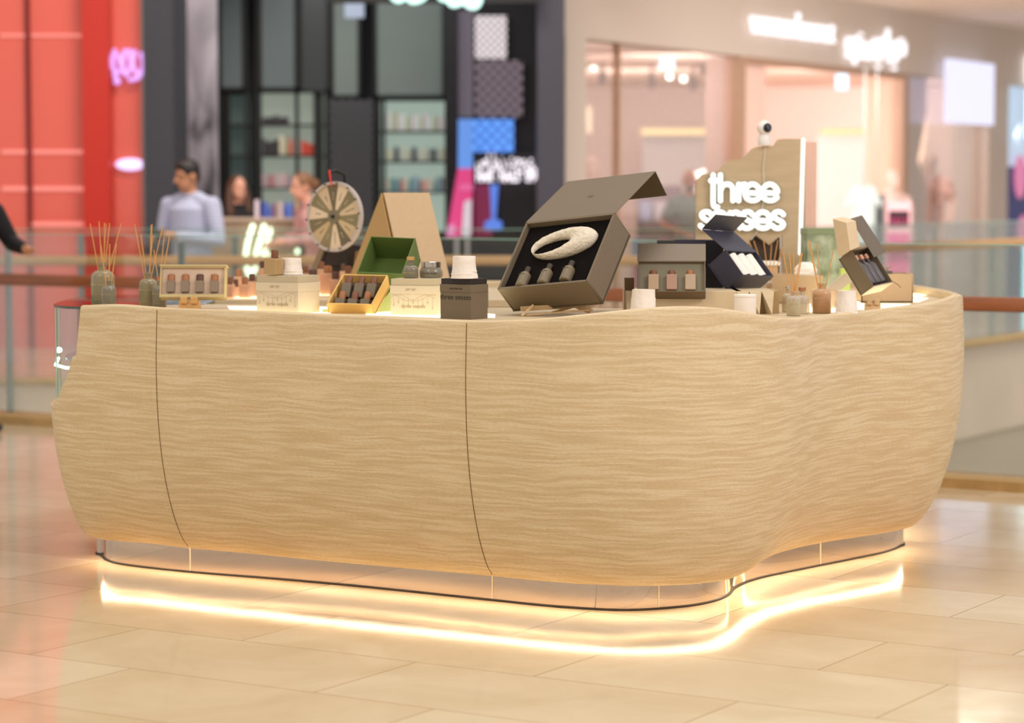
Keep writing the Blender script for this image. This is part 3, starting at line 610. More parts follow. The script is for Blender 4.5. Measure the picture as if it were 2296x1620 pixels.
# ---- curved veneered shell with inward rolled rim
rows = []; uvr = []
NR = 40
for k in range(NR+6):
    row = []; u_ = []
    for i in range(n):
        h = H[i]; inn = -(S[i]-S[i]) ; nv = (O[i]-L[i]).normalized() if (O[i]-L[i]).length > 1e-6 else NL[i]
        if k == 0: q = L[i]-nv*0.17; z = 0.128
        elif k == 1: q = L[i]-nv*0.01; z = 0.124
        elif k < NR:
            z = 0.13+(h-0.008-0.13)*((k-2)/(NR-3))**1.0; q = plan(i, z)
        else:
            q0 = plan(i, h); a = [(0.003, 0.003), (0.010, 0.0), (0.028, 0.0), (0.033, 0.004), (0.035, 0.010), (0.035, h-0.60)][k-NR]
            q = q0-nv*a[0]; z = h-a[1]
        row.append(Vector((q.x, q.y, z))+off); u_.append((arc[i], z+(0.02*(k-NR) if k >= NR else 0)))
    rows.append(row); uvr.append(u_)
mb = MB(); mb.grid(rows); sh = mb.build('shell', VENEER, kiosk, ang=60, fix=False)
me = sh.data; uvl = me.uv_layers.new(name='UVMap'); flat = [c for r in uvr for c in r]
for lp in me.loops: uvl.data[lp.index].uv = flat[lp.vertex_index]
me.flip_normals() if me.polygons[n*10].normal.y > 0 and False else None
# seams
DARK = mat('dark_joint', (120, 92, 58), 0.8)
def seam(px):
    i = min((j for j in range(i_left+5, n) if O[j].y < 11), key=lambda j: abs(proj((O[j].x, O[j].y, 0.9))[0]-px))
    pts = []
    for k in range(36):
        z = 0.135+(H[i]-0.01-0.135)*k/35; q = plan(i, z); pts.append(Vector((q.x, q.y, z))+NL[i]*0.0004+off)
    MB().tube(pts, 0.0016, 6).build('panel_seam', DARK, kiosk)
seam(353); seam(1040)
# ---- counter top with inner edge
outer = [plan(i, 1.03)-(O[i]-L[i]).normalized()*0.034 for i in range(n)]
i0 = min(j for j in range(i_left-60, n) if outer[j].x > -1.66 and outer[j].y < 10.2)
po = [(outer[i].x, outer[i].y) for i in range(i0, n, 3)]+[(outer[-1].x, outer[-1].y)]
inner = [(1.10, 12.05), (1.08, 11.0), (1.03, 10.3), (0.85, 9.98), (0.5, 9.85), (-0.3, 9.98), (-0.95, 10.2), (-1.3, 10.24), (-1.62, 10.10)]
outl = po+inner
MB().prism([(x, y-9.5) for x, y in outl], ZT-0.03, ZT, 'z').build('counter_top', TOPM, kiosk, smooth=False)
inn = catmull(inner, 5)
MB().grid([[Vector((x, y-9.5, z)) for x, y in inn] for z in (0.02, ZT-0.001)]).build('inner_panel', TOPM, kiosk, fix=False, ang=60)
rear = [(-1.50, 10.62), (0.08, 10.62), (0.08, 12.0), (-1.50, 12.0)]
MB().prism([(x, y-9.5) for x, y in rear], ZT-0.03, ZT, 'z').build('rear_counter_top', TOPM, kiosk, smooth=False)
MB().box(-1.48, 0.08, 10.64-9.5, 10.66-9.5, 0.02, ZT-0.03).box(0.06, 0.08, 10.64-9.5, 12.0-9.5, 0.02, ZT-0.03).build('rear_counter_front', TOPM, kiosk, smooth=False)
# ---- lit panels let into the top
GLOW = emis('lit_counter_inlay', (255, 240, 196), 2.3)
def inlay(poly, lab='glowing rectangular light inlay'):
    MB().prism([(x, y-9.5) for x, y in poly], ZT-0.002, ZT+0.0006, 'z').build('light_inlay', GLOW, kiosk, smooth=False, label=lab)
def zq(pts): return [tuple(Pz(x, y, ZT).xy) for x, y in pts]
inlay(zq([(1900, 684), (1925, 680), (2042, 681), (2001, 695), (1900, 694)]))
inlay(zq([(1930, 669), (2082, 668), (2060, 677), (1880, 678)]))
inlay(zq([(1985, 662), (2046, 657), (2080, 661), (2062, 666), (1960, 667)]))
inlay(zq([(1815, 660), (1880, 660), (1872, 700), (1808, 700)]))
inlay(zq([(510, 686), (745, 688), (740, 706), (520, 700)]))
inlay(zq([(820, 694), (1000, 696), (1110, 704), (1110, 712), (980, 712), (820, 706)]))
inlay(zq([(400, 662), (575, 662), (575, 669), (400, 668)]))
inlay(zq([(690, 654), (860, 654), (862, 662), (690, 662)]))
# ---- low tier carrying the perfume testers (lit from inside)
def tier(poly, z0, z1, m, nm='display_riser', lab=None, parent=kiosk):
    return MB().prism([(x, y-9.5) for x, y in poly], z0, z1, 'z').build(nm, m, parent, bevel=0.003, label=lab)
# ---- plinth
base_px = [(228, 1232), (229, 1246), (245, 1258), (290, 1268), (425, 1283), (600, 1297), (760, 1311), (900, 1325), (1100, 1346), (1250, 1361), (1400, 1369), (1520, 1362), (1590, 1351), (1630, 1336), (1648, 1318), (1690, 1300), (1760, 1284), (1900, 1256), (1980, 1239), (2016, 1226), (2022, 1214)]
bf = [tuple(Pz(x, y, 0).xy) for x, y in base_px]
bl = [(0.10, 11.85), (-1.2, 11.8), (-1.5, 11.6), (-1.62, 11.1)]; br_ = [(1.66, 11.0), (1.58, 11.5), (1.3, 11.8), (1.05, 11.85)]
BP = resample([Vector((x, y, 0)) for x, y in catmull(bl+bf+br_, 8)], 0.03)
MIR = mat('mirror_polished_steel', (212, 194, 178), 0.035, 1.0, nv=0.03, ns=2)
MB().grid([[Vector((p.x, p.y-9.5, z)) for p in BP] for z in (0.0, 0.132)]).build('plinth', MIR, kiosk, fix=False, ang=60)
NB = normals(BP)
MB().grid([[Vector((p.x, p.y-9.5, 0))+NB[i]*o_+Vector((0, 0, z)) for i, p in enumerate(BP)] for o_, z in ((0.006, 0.0), (0.006, 0.006), (-0.002, 0.009))]).build('plinth_gasket', mat('black_gasket', (34, 26, 20), 0.6), kiosk, fix=False)  # black strip stands in for the dark gap under the plinth
for px in (428, 1102, 1480, 1838):
    j = min((j for j in range(len(BP)) if BP[j].y < 10.8), key=lambda j: abs(proj((BP[j].x, BP[j].y, 0))[0]-px)); p = BP[j]+NB[j]*0.0015+off
    MB().box(p.x-0.0012, p.x+0.0012, p.y-0.001, p.y+0.001, 0.008, 0.13).build('plinth_joint', mat('bright_joint', (236, 214, 190), 0.3), kiosk)
# ---- LED strip below the overhang
LED = emis('warm_led_strip', (255, 236, 206), 70.0)
r0 = []; r1 = []
for i in range(n):
    nv = (O[i]-L[i]).normalized() if (O[i]-L[i]).length > 1e-6 else NL[i]
    r0.append(Vector((*(L[i]-nv*0.075).xy, 0.120))+off); r1.append(Vector((*(L[i]-nv*0.068).xy, 0.120))+off)
MB().grid([r1, r0]).build('led_strip', LED, kiosk, fix=False, label='warm white light strip under the overhang')
# ================================================================ things on the kiosk
def S(px, y): return px*y/FPX
GREYB = mat('taupe_grey_card', (116, 101, 80), 0.5, nv=0.04, ns=60); GREYI = mat('taupe_grey_card_inside', (112, 102, 84), 0.6)
NAVY = mat('navy_card', (62, 60, 74), 0.5, nv=0.04, ns=60); NAVYI = mat('navy_card_inside', (44, 42, 54), 0.6)
FOAM = mat('black_foam', (24, 20, 18), 0.95, nv=0.2, ns=200)
CREAM = mat('cream_card', (216, 200, 172), 0.55, nv=0.03, ns=40); CREAM2 = mat('cream_card_shadow_band', (194, 178, 148), 0.55)
KRAFT = mat('kraft_tan_card', (202, 172, 134), 0.6, nv=0.06, ns=60); KRAFT2 = mat('golden_kraft_card', (188, 150, 94), 0.6, nv=0.05, ns=60)
OAK = mat('light_oak', (214, 164, 98), 0.45, nv=0.25, ns=14, stretch=(1, 1, 7)); PALEOAK = mat('pale_beech', (214, 178, 130), 0.5, nv=0.2, ns=10, stretch=(6, 1, 1))
WALNUT = mat('walnut_cap', (132, 84, 56), 0.45, nv=0.35, ns=60, stretch=(9, 9, .6)); REDWOOD = mat('light_walnut_cap', (172, 112, 70), 0.45, nv=0.35, ns=60, stretch=(9, 9, .6)); DARKWOOD = mat('dark_walnut_cap', (96, 60, 42), 0.45, nv=0.35, ns=60, stretch=(9, 9, .6))
PLAST = mat('white_plaster', (238, 226, 212), 0.7, nv=0.04, ns=60, bump=0.25)
WHT = mat('matt_white_ceramic', (240, 230, 218), 0.5)
REED = mat('rattan_reed', (226, 166, 96), 0.7, nv=0.2, ns=80)
INK = mat('dark_ink', (48, 40, 32), 0.6); INKT = mat('tan_ink', (178, 156, 122), 0.6); GOLD = mat('gold_ink', (206, 178, 120), 0.4, 0.4)
def glassy(name, rgb, a=0.55, rough=0.25, tint=None):
    """frosted coloured glass: part solid, part see-through"""
    if name in MATS: return MATS[name]
    m = bpy.data.materials.new(name); m.use_nodes = True; nt = m.node_tree; b = nt.nodes['Principled BSDF']; out = nt.nodes['Material Output']
    b.inputs['Base Color'].default_value = C(*rgb); b.inputs['Roughness'].default_value = rough; b.inputs['Coat Weight'].default_value = 0.3
    tr = nt.nodes.new('ShaderNodeBsdfTransparent'); tr.inputs[0].default_value = C(*(tint or [min(255, c*1.15) for c in rgb]))
    lw = nt.nodes.new('ShaderNodeLayerWeight'); lw.inputs[0].default_value = 0.35; mr = nt.nodes.new('ShaderNodeMapRange'); mr.inputs[3].default_value = a; mr.inputs[4].default_value = min(1, a+0.35)
    mx = nt.nodes.new('ShaderNodeMixShader'); nt.links.new(lw.outputs['Facing'], mr.inputs[0]); nt.links.new(mr.outputs[0], mx.inputs[0])
    nt.links.new(tr.outputs[0], mx.inputs[1]); nt.links.new(b.outputs[0], mx.inputs[2]); nt.links.new(mx.outputs[0], out.inputs[0]); MATS[name] = m; return m
FROST = glassy('smoky_frosted_glass', (160, 150, 118), 0.66, tint=(226, 216, 186)); FROSTC = glassy('clear_frosted_glass', (214, 206, 188), 0.45); FROSTG = glassy('blue_grey_glass', (140, 132, 112), 0.75, tint=(210, 204, 186))
FROSTA = glassy('amber_frosted_glass', (214, 188, 150), 0.45)
LIQ = mat('olive_yellow_oil', (206, 188, 110), 0.2); LIQA = mat('amber_oil', (216, 160, 74), 0.2); LIQP = mat('plum_oil', (126, 88, 84), 0.2); LIQY = mat('pale_yellow_oil', (208, 196, 120), 0.2); LIQG = mat('grey_green_oil', (150, 142, 104), 0.2)
for m_ in (FOAM, NAVYI): m_.node_tree.nodes['Principled BSDF'].inputs['Specular IOR Level'].default_value = 0.08
def at(px, y, z=ZT): return Vector(((px-PW/2)*y/FPX, y, z))
def bottle_prof(r, h, neck=0.32, ring=True, nb=0.8):
    hb = h*nb; p = [(0.001, 0), (r*0.9, 0), (r, r*0.1), (r, hb-r*0.55)]
    for k in range(1, 7):
        a = k/6*PI/2; p.append((r*neck+(r-r*neck)*math.cos(a), hb-r*0.55+(r*0.62)*math.sin(a)))
    z = hb+r*0.07; p += [(r*neck, z+0.001), (r*neck, max(z+.002, h*0.93))]
    if ring: p += [(r*neck*1.3, h*0.935), (r*neck*1.3, h*0.995), (r*neck*0.9, h)]
    else: p += [(r*neck, h)]
    return p+[(0.001, h)]
def diffuser(label, px, y, wpx, hpx, gm, lm, fill, tips, txt=True, z=ZT, ring=None):
    t = thing('reed_diffuser', label, 'reed diffuser', at(px, y, z)); r = S(wpx, y)/2; h = S(hpx, y)
    MB().lathe(bottle_prof(r, h), 32).build('bottle', gm, t, ang=50)
    if fill:
        hb = h*0.8*fill*.86; MB().lathe([(0.001, 0.003), (r*0.9, 0.003), (r*0.93, r*0.12), (r*0.93, hb), (0.001, hb)], 28).build('liquid', lm, t)
    if ring: MB().lathe([(r*0.45, h*0.86), (r*0.45, h*0.98), (r*0.3, h)], 20).build('collar', ring, t)
    for i, (tx, ty) in enumerate(tips):
        dy = ((i*37) % 7-3)*0.006; p = Py(tx, ty, y+dy); b = Vector((r*0.12*((i % 3)-1), dy*0.3, h*0.45)); e = p-at(px, y, z)
        MB().tube([b, e], 0.0019, 6, cap=False).build('reed', REED, t)
    if txt:
        text('three senses', r*0.26, GOLD, t, (-r*0.25, -r*0.99, h*0.5), ext=0.0002); text('reed diffuser', r*0.13, GOLD, t, (-r*0.25, -r*0.99, h*0.16), ext=0.0002, name='small_lettering')
    return t
diffuser('largest smoky reed diffuser at the left end of the counter with olive oil', 230.5, 10.08, 52, 98, FROST, LIQ, 0.95, [(202, 501), (222, 496), (234, 499), (238, 501), (246, 500), (272, 500)])
diffuser('small grey reed diffuser in front of the largest one at left end', 243.5, 9.93, 33, 61, FROSTG, LIQG, 0.9, [(226, 548), (246, 547), (261, 547)])
diffuser('medium smoky reed diffuser with olive oil left of the four-tester box', 332, 10.05, 40, 76, FROST, LIQ, 0.95, [(302, 502), (316, 526), (341, 502), (343, 527), (365, 505), (339, 504)])
diffuser('small reed diffuser with plum oil partly behind the four-tester box', 357, 9.98, 32, 60, FROSTG, LIQP, 0.4, [(368, 531), (380, 530), (345, 560)])
diffuser('clear reed diffuser with many reeds behind the navy box', 1725, 10.55, 30, 56, FROSTC, None, 0, [(1678, 538), (1690, 539), (1712, 539), (1730, 548), (1744, 538), (1754, 557)], False, ring=mat('chrome_collar', (220, 215, 205), 0.1, 1.0))
diffuser('small reed diffuser with pale yellow oil on the right arm', 1780, 9.25, 32, 56, FROSTC, LIQY, 0.85, [(1756, 566), (1770, 566), (1779, 566), (1796, 567), (1799, 567)])
diffuser('larger reed diffuser with amber oil beside the ribbed glass', 1843, 9.45, 42, 68, FROSTA, LIQA, 0.9, [(1813, 541), (1832, 546), (1870, 558), (1816, 540)])
# stoppered clear bottle
t = thing('stoppered_bottle', 'clear grey bottle with copper stopper behind the yellow oil diffuser', 'bottle', at(1799, 9.4)); r = S(16.5, 9.4); h = S(52, 9.4)
MB().lathe(bottle_prof(r, h, ring=False), 28).build('glass_body', FROSTC, t, ang=50); MB().cyl(r*0.5, h, h+S(8, 9.4), 20).build('stopper', mat('copper_stopper', (196, 136, 100), 0.3, 0.8), t, bevel=0.001)
t = thing('stoppered_bottle', 'clear bottle with chrome neck at left of the yellow oil diffuser', 'bottle', at(1768, 9.55)); 
MB().lathe(bottle_prof(S(14, 9.5), S(52, 9.5), ring=False), 24).build('glass_body', FROSTC, t, ang=50); MB().cyl(S(6, 9.5), S(50, 9.5), S(58, 9.5), 20).build('stopper', mat('chrome_collar', (220, 215, 205), 0.1, 1.0), t, bevel=0.001)
# ribbed tumbler
t = thing('ribbed_tumbler', 'pale ribbed glass tumbler behind the amber diffuser', 'glass', at(1848, 9.9)); R_ = S(29, 9.9); h = S(40, 9.9)
vs = []; mb = MB(); N_ = 96
rows = [[(R_*(1+0.05*math.cos(k*2*PI/N_*24))*s*math.cos(2*PI*k/N_), R_*(1+0.05*math.cos(k*2*PI/N_*24))*s*math.sin(2*PI*k/N_), z) for k in range(N_+1)] for s, z in ((0.85, 0), (0.97, 0.006), (1, h), (0.93, h), (0.9, 0.01))]
mb.grid(rows); mb.build('glass_wall', glassy('pink_white_glass', (236, 214, 196), 0.5), t, ang=70); MB().cyl(R_*0.84, 0.001, 0.008, 32).build('glass_bottom', FROSTC, t)

# ---- white plaster cups (stacked rings, rough)
def cup(label, px, y, wpx, hpx, z=ZT, kind=0, seed=1):
    t = thing('plaster_cup', label, 'cup', at(px, y, z)); r = S(wpx, y)/2; h = S(hpx, y)
    if kind == 0: prof = [(0.001, 0), (r, 0), (r*1.0, h*.10), (r*.97, h*.12), (r*.98, h*.22), (r*.92, h*.25), (r*.93, h*.33), (r*.88, h*.37), (r*.87, h*.7), (r*.86, h*.96), (r*.83, h), (r*.76, h), (r*.74, h*.8), (0.001, h*.78)]
    elif kind == 1: prof = [(0.001, 0), (r*1.0, 0), (r*1.0, h*.1), (r*.93, h*.12), (r*.9, h*.35), (r*.87, h*.38), (r*.84, h*.7), (r*.82, h*.72), (r*.80, h), (r*.73, h), (r*.7, h*.85), (0.001, h*.84)]
    MB().lathe(prof, 40, wob=0.07, seed=seed).build('cup_body', PLAST, t, ang=50)
    MB().cyl(r*0.72, h*.80, h*.87, 24).build('wax', mat('cream_wax', (240, 226, 204), 0.4), t)
    return t
cup('white rough plaster cup on top of the dark grey hexagonal box', 1041, 9.02, 60, 50, z=ZT+S(91, 9.05), seed=3)
cup('white plaster cup on the left cream gift box beside the tan bottle', 652.5, 9.55, 54, 37, z=ZT+S(84, 9.6), seed=6)
cup('white plaster cup leaning forward right of the large open grey box', 1443, 9.1, 64, 64, kind=1, seed=9)
cup('white plaster cup standing before the tilted grey box on the right arm', 1899, 9.35, 52, 54, kind=1, seed=12)
# small lidded candle
t = thing('lidded_candle', 'white lidded candle jar standing in front of the facetted riser', 'candle', at(1671, 9.0)); r = S(25, 9.0); h = S(56, 9.0)
MB().lathe([(0.001, 0), (r*0.94, 0), (r, 0.004), (r, h*.89), (0.001, h*.89)], 36).build('jar', WHT, t)
MB().lathe([(r*.98, h*.89), (r*1.03, h*.90), (r*1.03, h*.98), (r*0.97, h), (0.001, h)], 36).build('lid', WHT, t)

# ---- perfume testers
def tester(label, px, y, z, w, hb, hc, gm, wm, rot=0, group=None, M=None, cr=None, nm='perfume_bottle'):
    t = thing(nm, label, 'bottle', at(px, y, z) if M is None else (0, 0, 0), (0, 0, rot), group, M=M)
    MB().box(-w/2, w/2, -w/2, w/2, 0, hb).build('glass_body', gm, t, bevel=w*0.08)
    MB().box(-w*0.38, w*0.38, -w*0.38, w*0.38, w*0.12, hb*0.8).build('perfume', mat('rose_perfume', (214, 164, 120), 0.2), t, bevel=w*0.05)
    r = cr or w*0.33
    MB().lathe([(0.001, hb), (r, hb), (r, hb+hc*.8), (r*.9, hb+hc*.94), (r*.55, hb+hc), (0.001, hb+hc)], 24).build('wooden_cap', wm, t)
    return t
GT = glassy('rose_clear_glass', (226, 190, 160), 0.5)
for i, (px, y, wm, w, hb, s) in enumerate([(514, 10.82, WALNUT, .044, .062, 'leftmost rear tester just right of the four-tester box'), (529, 10.98, DARKWOOD, .032, .045, 'low rear tester with dark cap, second of the left cluster'), (535, 11.2, REDWOOD, .044, .085, 'tallest rear tester of the left cluster'), (549, 10.85, REDWOOD, .044, .062, 'front tester in the middle of the left rear cluster'), (565, 11.0, DARKWOOD, .04, .07, 'rear tester with dark cap touching the left cream box in view'), (589, 11.3, DARKWOOD, .04, .12, 'rear tester peeping over the left cream box beside green neon'),
        (684, 11.2, WALNUT, .044, .10, 'rear tester peeping out right of the white cup'), (699, 11.0, DARKWOOD, .04, .09, 'low dark-capped rear tester right of the left cream box'), (721, 11.35, WALNUT, .04, .115, 'rear tester with walnut cap under the prize wheel, left'), (735, 11.2, REDWOOD, .058, .10, 'large amber-filled rear tester with light cap under the prize wheel'), (752, 11.1, DARKWOOD, .05, .075, 'rear tester with short dark cap under the prize wheel'), (769, 11.35, DARKWOOD, .03, .105, 'slim rear tester behind the golden tray'), (781, 11.15, WALNUT, .045, .10, 'rear tester beside the green box')]):
    tester('clear '+s, px, y, ZT, w, hb, 0.035, GT, wm, rot=0.2*((i % 3)-1))
tester('tester bottle with dark cap behind the hexagonal grey box', 1084, 9.9, ZT, .04, .075, .03, FROSTG, mat('black_cap', (60, 54, 50), .4))
tester('tan perfume bottle with walnut cap standing tilted on the left cream box', 0, 0, 0, S(33, 9.5), S(37, 9.5), S(19, 9.5), mat('tan_frosted_perfume', (178, 146, 98), 0.3, coat=0.4), WALNUT, M=Matrix.Translation(at(613, 9.5, ZT+S(85, 9.6))) @ Euler((0, math.radians(5), -0.5)).to_matrix().to_4x4(), cr=S(8, 9.5))

# ---- lidded boxes
def boxed(name, label, px, y, yaw, w, q, tiers, mats, inks=None, z=ZT):
    """box whose front right corner stands at px; tiers = heights; outer collar is a little wider"""
    t = thing(name, label, 'gift box', at(px, y, z), (0, 0, math.radians(yaw)))
    z0 = 0
    for (nm, h, g), m in zip(tiers, mats):
        MB().box(-w-g, g, -g, q+g, z0, z0+h).build(nm, m, t, bevel=0.0012); z0 += h
    return t
def garland(t, w, zc, m, zl):
    mb = MB(); random.seed(4)
    for ph in (0, 1.3): mb.tube([(-w+w*k/20, -0.0006, zc+0.012*math.sin(ph+k*0.42)) for k in range(21)], 0.0003, 4, cap=False)
    for k in range(9):
        x = -w*0.93+w*0.86*k/8; zz = zl+0.012*math.sin(k*2.1); mb.box(x-0.0003, x+0.0003, -0.0006, 0, zz, zc); mb.ell((x, -0.0008, zz-0.004), (0.0016, 0.0006, 0.005), 8, 6)
    mb.build('printed_garland', m, t)
def gift(label, px, y, yaw, w, q, hb, k=1):
    t = boxed('gift_box', label, px, y, yaw, w, q, [('box_body', hb*0.58, 0), ('collar', hb*0.235, 0.002), ('lid', hb*0.185, -0.001)], [CREAM, CREAM, CREAM2])
    text('three senses', w*0.105, INKT, t, (-w*0.5, -0.0012, hb*0.24), ext=0.0002); text('GIFT SET', w*0.06, INKT, t, (-w*0.55, -0.0032, hb*0.7), ext=0.0002, name='small_lettering')
    garland(t, w, hb*0.47, INKT, hb*0.3); return t
gift('cream lidded gift box carrying the white cup and tan bottle', 668, 9.42, -29, S(98, 9.5)/math.cos(math.radians(29)), S(42, 9.5)/math.sin(math.radians(29)), S(84, 9.5))
gift('cream lidded gift box carrying the stoppered flask and silver-lidded jar', 977, 9.3, -14, S(102, 9.35)/math.cos(math.radians(14)), 0.13, S(80, 9.4))
t = boxed('gift_box', 'dark grey lidded box with black rim and printed words, nearest the edge', 1056, 8.98, -35, S(70, 9.0)/math.cos(math.radians(35)), S(37, 9)/math.sin(math.radians(35)), [('box_body', S(60, 9), 0), ('collar', S(18, 9), 0.0015), ('lid', S(12.5, 9), -0.002)], [GREYB, GREYB, mat('black_card', (44, 38, 36), 0.5)])
w_ = S(70, 9.0)/math.cos(math.radians(35)); text('three senses', 0.0285, INK, t, (-w_*0.5, -0.0008, S(49, 9)), ext=0.0003, off=-0.0001); text('DISCOVERY SET', 0.0085, INK, t, (-w_*0.48, -0.0025, S(68, 9)), ext=0.0002, name='small_lettering')
# flask and jar
t = thing('flask', 'round dark flask with wooden stopper on the right cream gift box', 'bottle', at(921, 9.42, ZT+S(80.5, 9.4))); r = S(17, 9.42); h = S(40, 9.42)
MB().lathe(bottle_prof(r, h, 0.36, ring=True, nb=.68), 30).build('glass_body', FROSTG, t, ang=50); MB().cyl(r*0.52, h*0.99, h*1.18, 20).build('stopper', OAK, t, bevel=0.001); text('three senses', r*0.27, GOLD, t, (-r*0.2, -r*0.99, h*0.3), ext=0.0002)
t = thing('cosmetic_jar', 'squat frosted jar with silver lid on the right cream gift box', 'jar', at(967, 9.45, ZT+S(80.5, 9.4))); r = S(26, 9.45)
MB().lathe([(0.001, 0), (r*.93, 0), (r, 0.006), (r, r*.55), (r*.86, r*.85), (r*.8, r*.9), (0.001, r*.9)], 32).build('jar_body', FROSTG, t, ang=50)
MB().lathe([(r*.84, r*.9), (r*.84, r*1.35), (r*.8, r*1.38), (0.001, r*1.38)], 32).build('lid', mat('silver_lid', (200, 188, 174), 0.15, 1.0), t); text('three senses', r*0.26, INK, t, (-r*.1, -r, r*.42), ext=0.0002)

def indir(M, anchor, dist, vec):
    s = FPX/dist; f = ray(*anchor).normalized(); rt = f.cross(Vector((0, 0, 1))).normalized(); up = rt.cross(f)
    Bv = M.to_3x3().col[1]; Hv = M.to_3x3().col[2]
    m = Matrix(((Bv.dot(rt), Hv.dot(rt)), (Bv.dot(up), Hv.dot(up)))); return m.inverted() @ Vector((vec[0]/s, -vec[1]/s))
def traybox(name, label, M, w, h, q, mo, mi, insert=None, rec=0.012, t_=0.004, cat='gift box', parts='tray'):
    t = thing(name, label, cat, M=M)
    mb = MB(); mb.box(0, w, q-t_, q, 0, h); mb.box(0, w, 0, q, 0, t_); mb.box(0, w, 0, q, h-t_, h); mb.box(0, t_, 0, q, 0, h); mb.box(w-t_, w, 0, q, 0, h)
    mb.build(parts, mo, t, bevel=0.0008)
    MB().box(-0.002, w+0.002, q, q+0.003, -0.002, h+0.002).build('backing_board', mo, t, bevel=0.0008)
    if insert: MB().box(t_, w-t_, rec, q-t_, t_, h-t_).build('insert', insert, t)
    return t
def lidpanel(t, w, d, y0, z0, m, th=0.003, flap=None, fm=None, nm='lid'):
    """panel hinged along x at (y0, z0), reaching d=(dy,dz); flap = further panel from its end"""
    def pan(y0, z0, d, nm, m, par, shift=0):
        L_ = math.hypot(*d); a = math.atan2(-d[0], d[1])
        Mx = Matrix.Translation((0, y0, z0)) @ Matrix.Rotation(a, 4, 'X')
        o = MB().box(-0.002, w+0.002, 0, th, 0, L_).build(nm, m, par, bevel=0.0008); o.matrix_local = Mx; return o
    l = pan(y0, z0, d, nm, m, t)
    if flap:
        L_ = math.hypot(*d); a = math.atan2(-d[0], d[1]); L2 = math.hypot(*flap); a2 = math.atan2(-flap[0], flap[1])
        o = MB().box(-0.002, w+0.002, 0, th, 0, L2).build('lid_flap', fm or m, l, bevel=0.0008)
        o.matrix_local = Matrix.Translation((0, 0, L_)) @ Matrix.Rotation(a2-a, 4, 'X')
    return l
LOG = []
# large open grey box
an = (1115, 648); D_ = 9.3
M, w, h, q = pose(an, (197, -17.5), (66, -153), (36, 49), D_); LOG.append(('big', w, h, q, M.translation.z, (M @ Vector((0, q, 0))).z, (M@Vector((w, q, 0))).z))
big = traybox('presentation_box', 'largest open grey presentation box tilted on a wooden easel, lid raised', M, w, h, q, GREYB, GREYI, FOAM, rec=0.025, t_=0.009)
d = indir(M, an, D_, (99, -100)); fl = indir(M, an, D_, (29, 54))
ld = lidpanel(big, w, d, 0, h, GREYB, 0.003, fl, mat('taupe_lid_underside', (96, 84, 62), 0.6))  # flap in darker taupe, shade of the underside put into its colour
MG = M
def inbox(M0, x, y, z): return M0 @ Matrix.Translation((x, y, z))
o = MB(); R2 = 0.008
for s in (-1, 1): o.tube([(w/2+s*0.005+R2*math.cos(a), -0.0004, math.hypot(*d)/2+R2*math.sin(a)) for a in [2*PI*k/20 for k in range(21)]], 0.0004, 4, cap=False)
o.build('printed_emblem', INK, ld)
# the white ring ornament
t = thing('plaster_ring', 'white carved teardrop ring ornament on black foam in the largest box', 'ornament', M=inbox(M, w*0.53, 0.012, h*0.625))
mb = MB(); N_ = 160; K_ = 56; rows = []
cxh, cyh = -0.050, -0.008
for i in range(N_+1):
    a = 2*PI*i/N_; ca, sa = math.cos(a), math.sin(a)
    ix, iz = cxh+0.080*ca+0.010*sa, cyh+0.038*sa+0.014*ca                 # inner opening
    ox, oz = (0.145*ca*(1.0 if ca > 0 else 0.98)), 0.070*sa+0.016*ca+0.006 # outer outline
    mx_, mz_ = (ix+ox)/2, (iz+oz)/2; wx, wz = (ox-ix)/2, (oz-iz)/2; W_ = math.hypot(wx, wz); dep = 0.4*W_+0.008
    row = []
    for k in range(K_+1):
        b = 2*PI*k/K_; c_, s_ = math.cos(b), math.sin(b); p = Vector((mx_+wx*c_, -dep*s_, mz_+wz*c_))
        n_ = noise.noise(p*110)*0.0012+abs(noise.noise(p*60))*0.0024
        row.append(p+Vector((wx*c_/max(W_, .01), -s_, wz*c_/max(W_, .01)))*n_)
    rows.append(row)
mb.grid(rows); mb.build('ring_body', mat('carved_white_plaster', (228, 214, 192), 0.8, nv=0.12, ns=60, bump=0.8), t, ang=80)
MB().tube([(0.035, -0.024, 0.066), (0.036, -0.028, 0.05), (0.05, -0.030, 0.034), (0.09, -0.024, 0.036), (0.125, -0.012, 0.020)], 0.0006, 4, cap=False).build('carved_line', mat('plaster_groove', (186, 170, 148), 0.8), t)
for i, (a, b) in enumerate(((0.235, 0.03), (0.475, 0.045), (0.715, 0.06))):
    t = thing('toiletry_bottle', 'dark taupe bottle lying in the largest box, '+['left of three', 'middle of three', 'right of three'][i], 'bottle', M=inbox(M, w*a+0.0, 0.013, h*b)); r = 0.0235; hb = 0.072
    MB().lathe([(0.001, 0), (r*.85, 0), (r, 0.004), (r, hb*.75), (r*.9, hb*.88), (r*.55, hb), (r*.5, hb)], 24).build('bottle_body', mat('matt_taupe_bottle', (120, 106, 82), 0.45), t)
    MB().cyl(r*.5, hb, hb+0.026, 18).build('cap', mat('dark_brown_cap', (60, 48, 38), 0.4), t, bevel=0.001)
    text('three senses', 0.007, INK, t, (0, -r, hb*0.72), ext=0.0002)
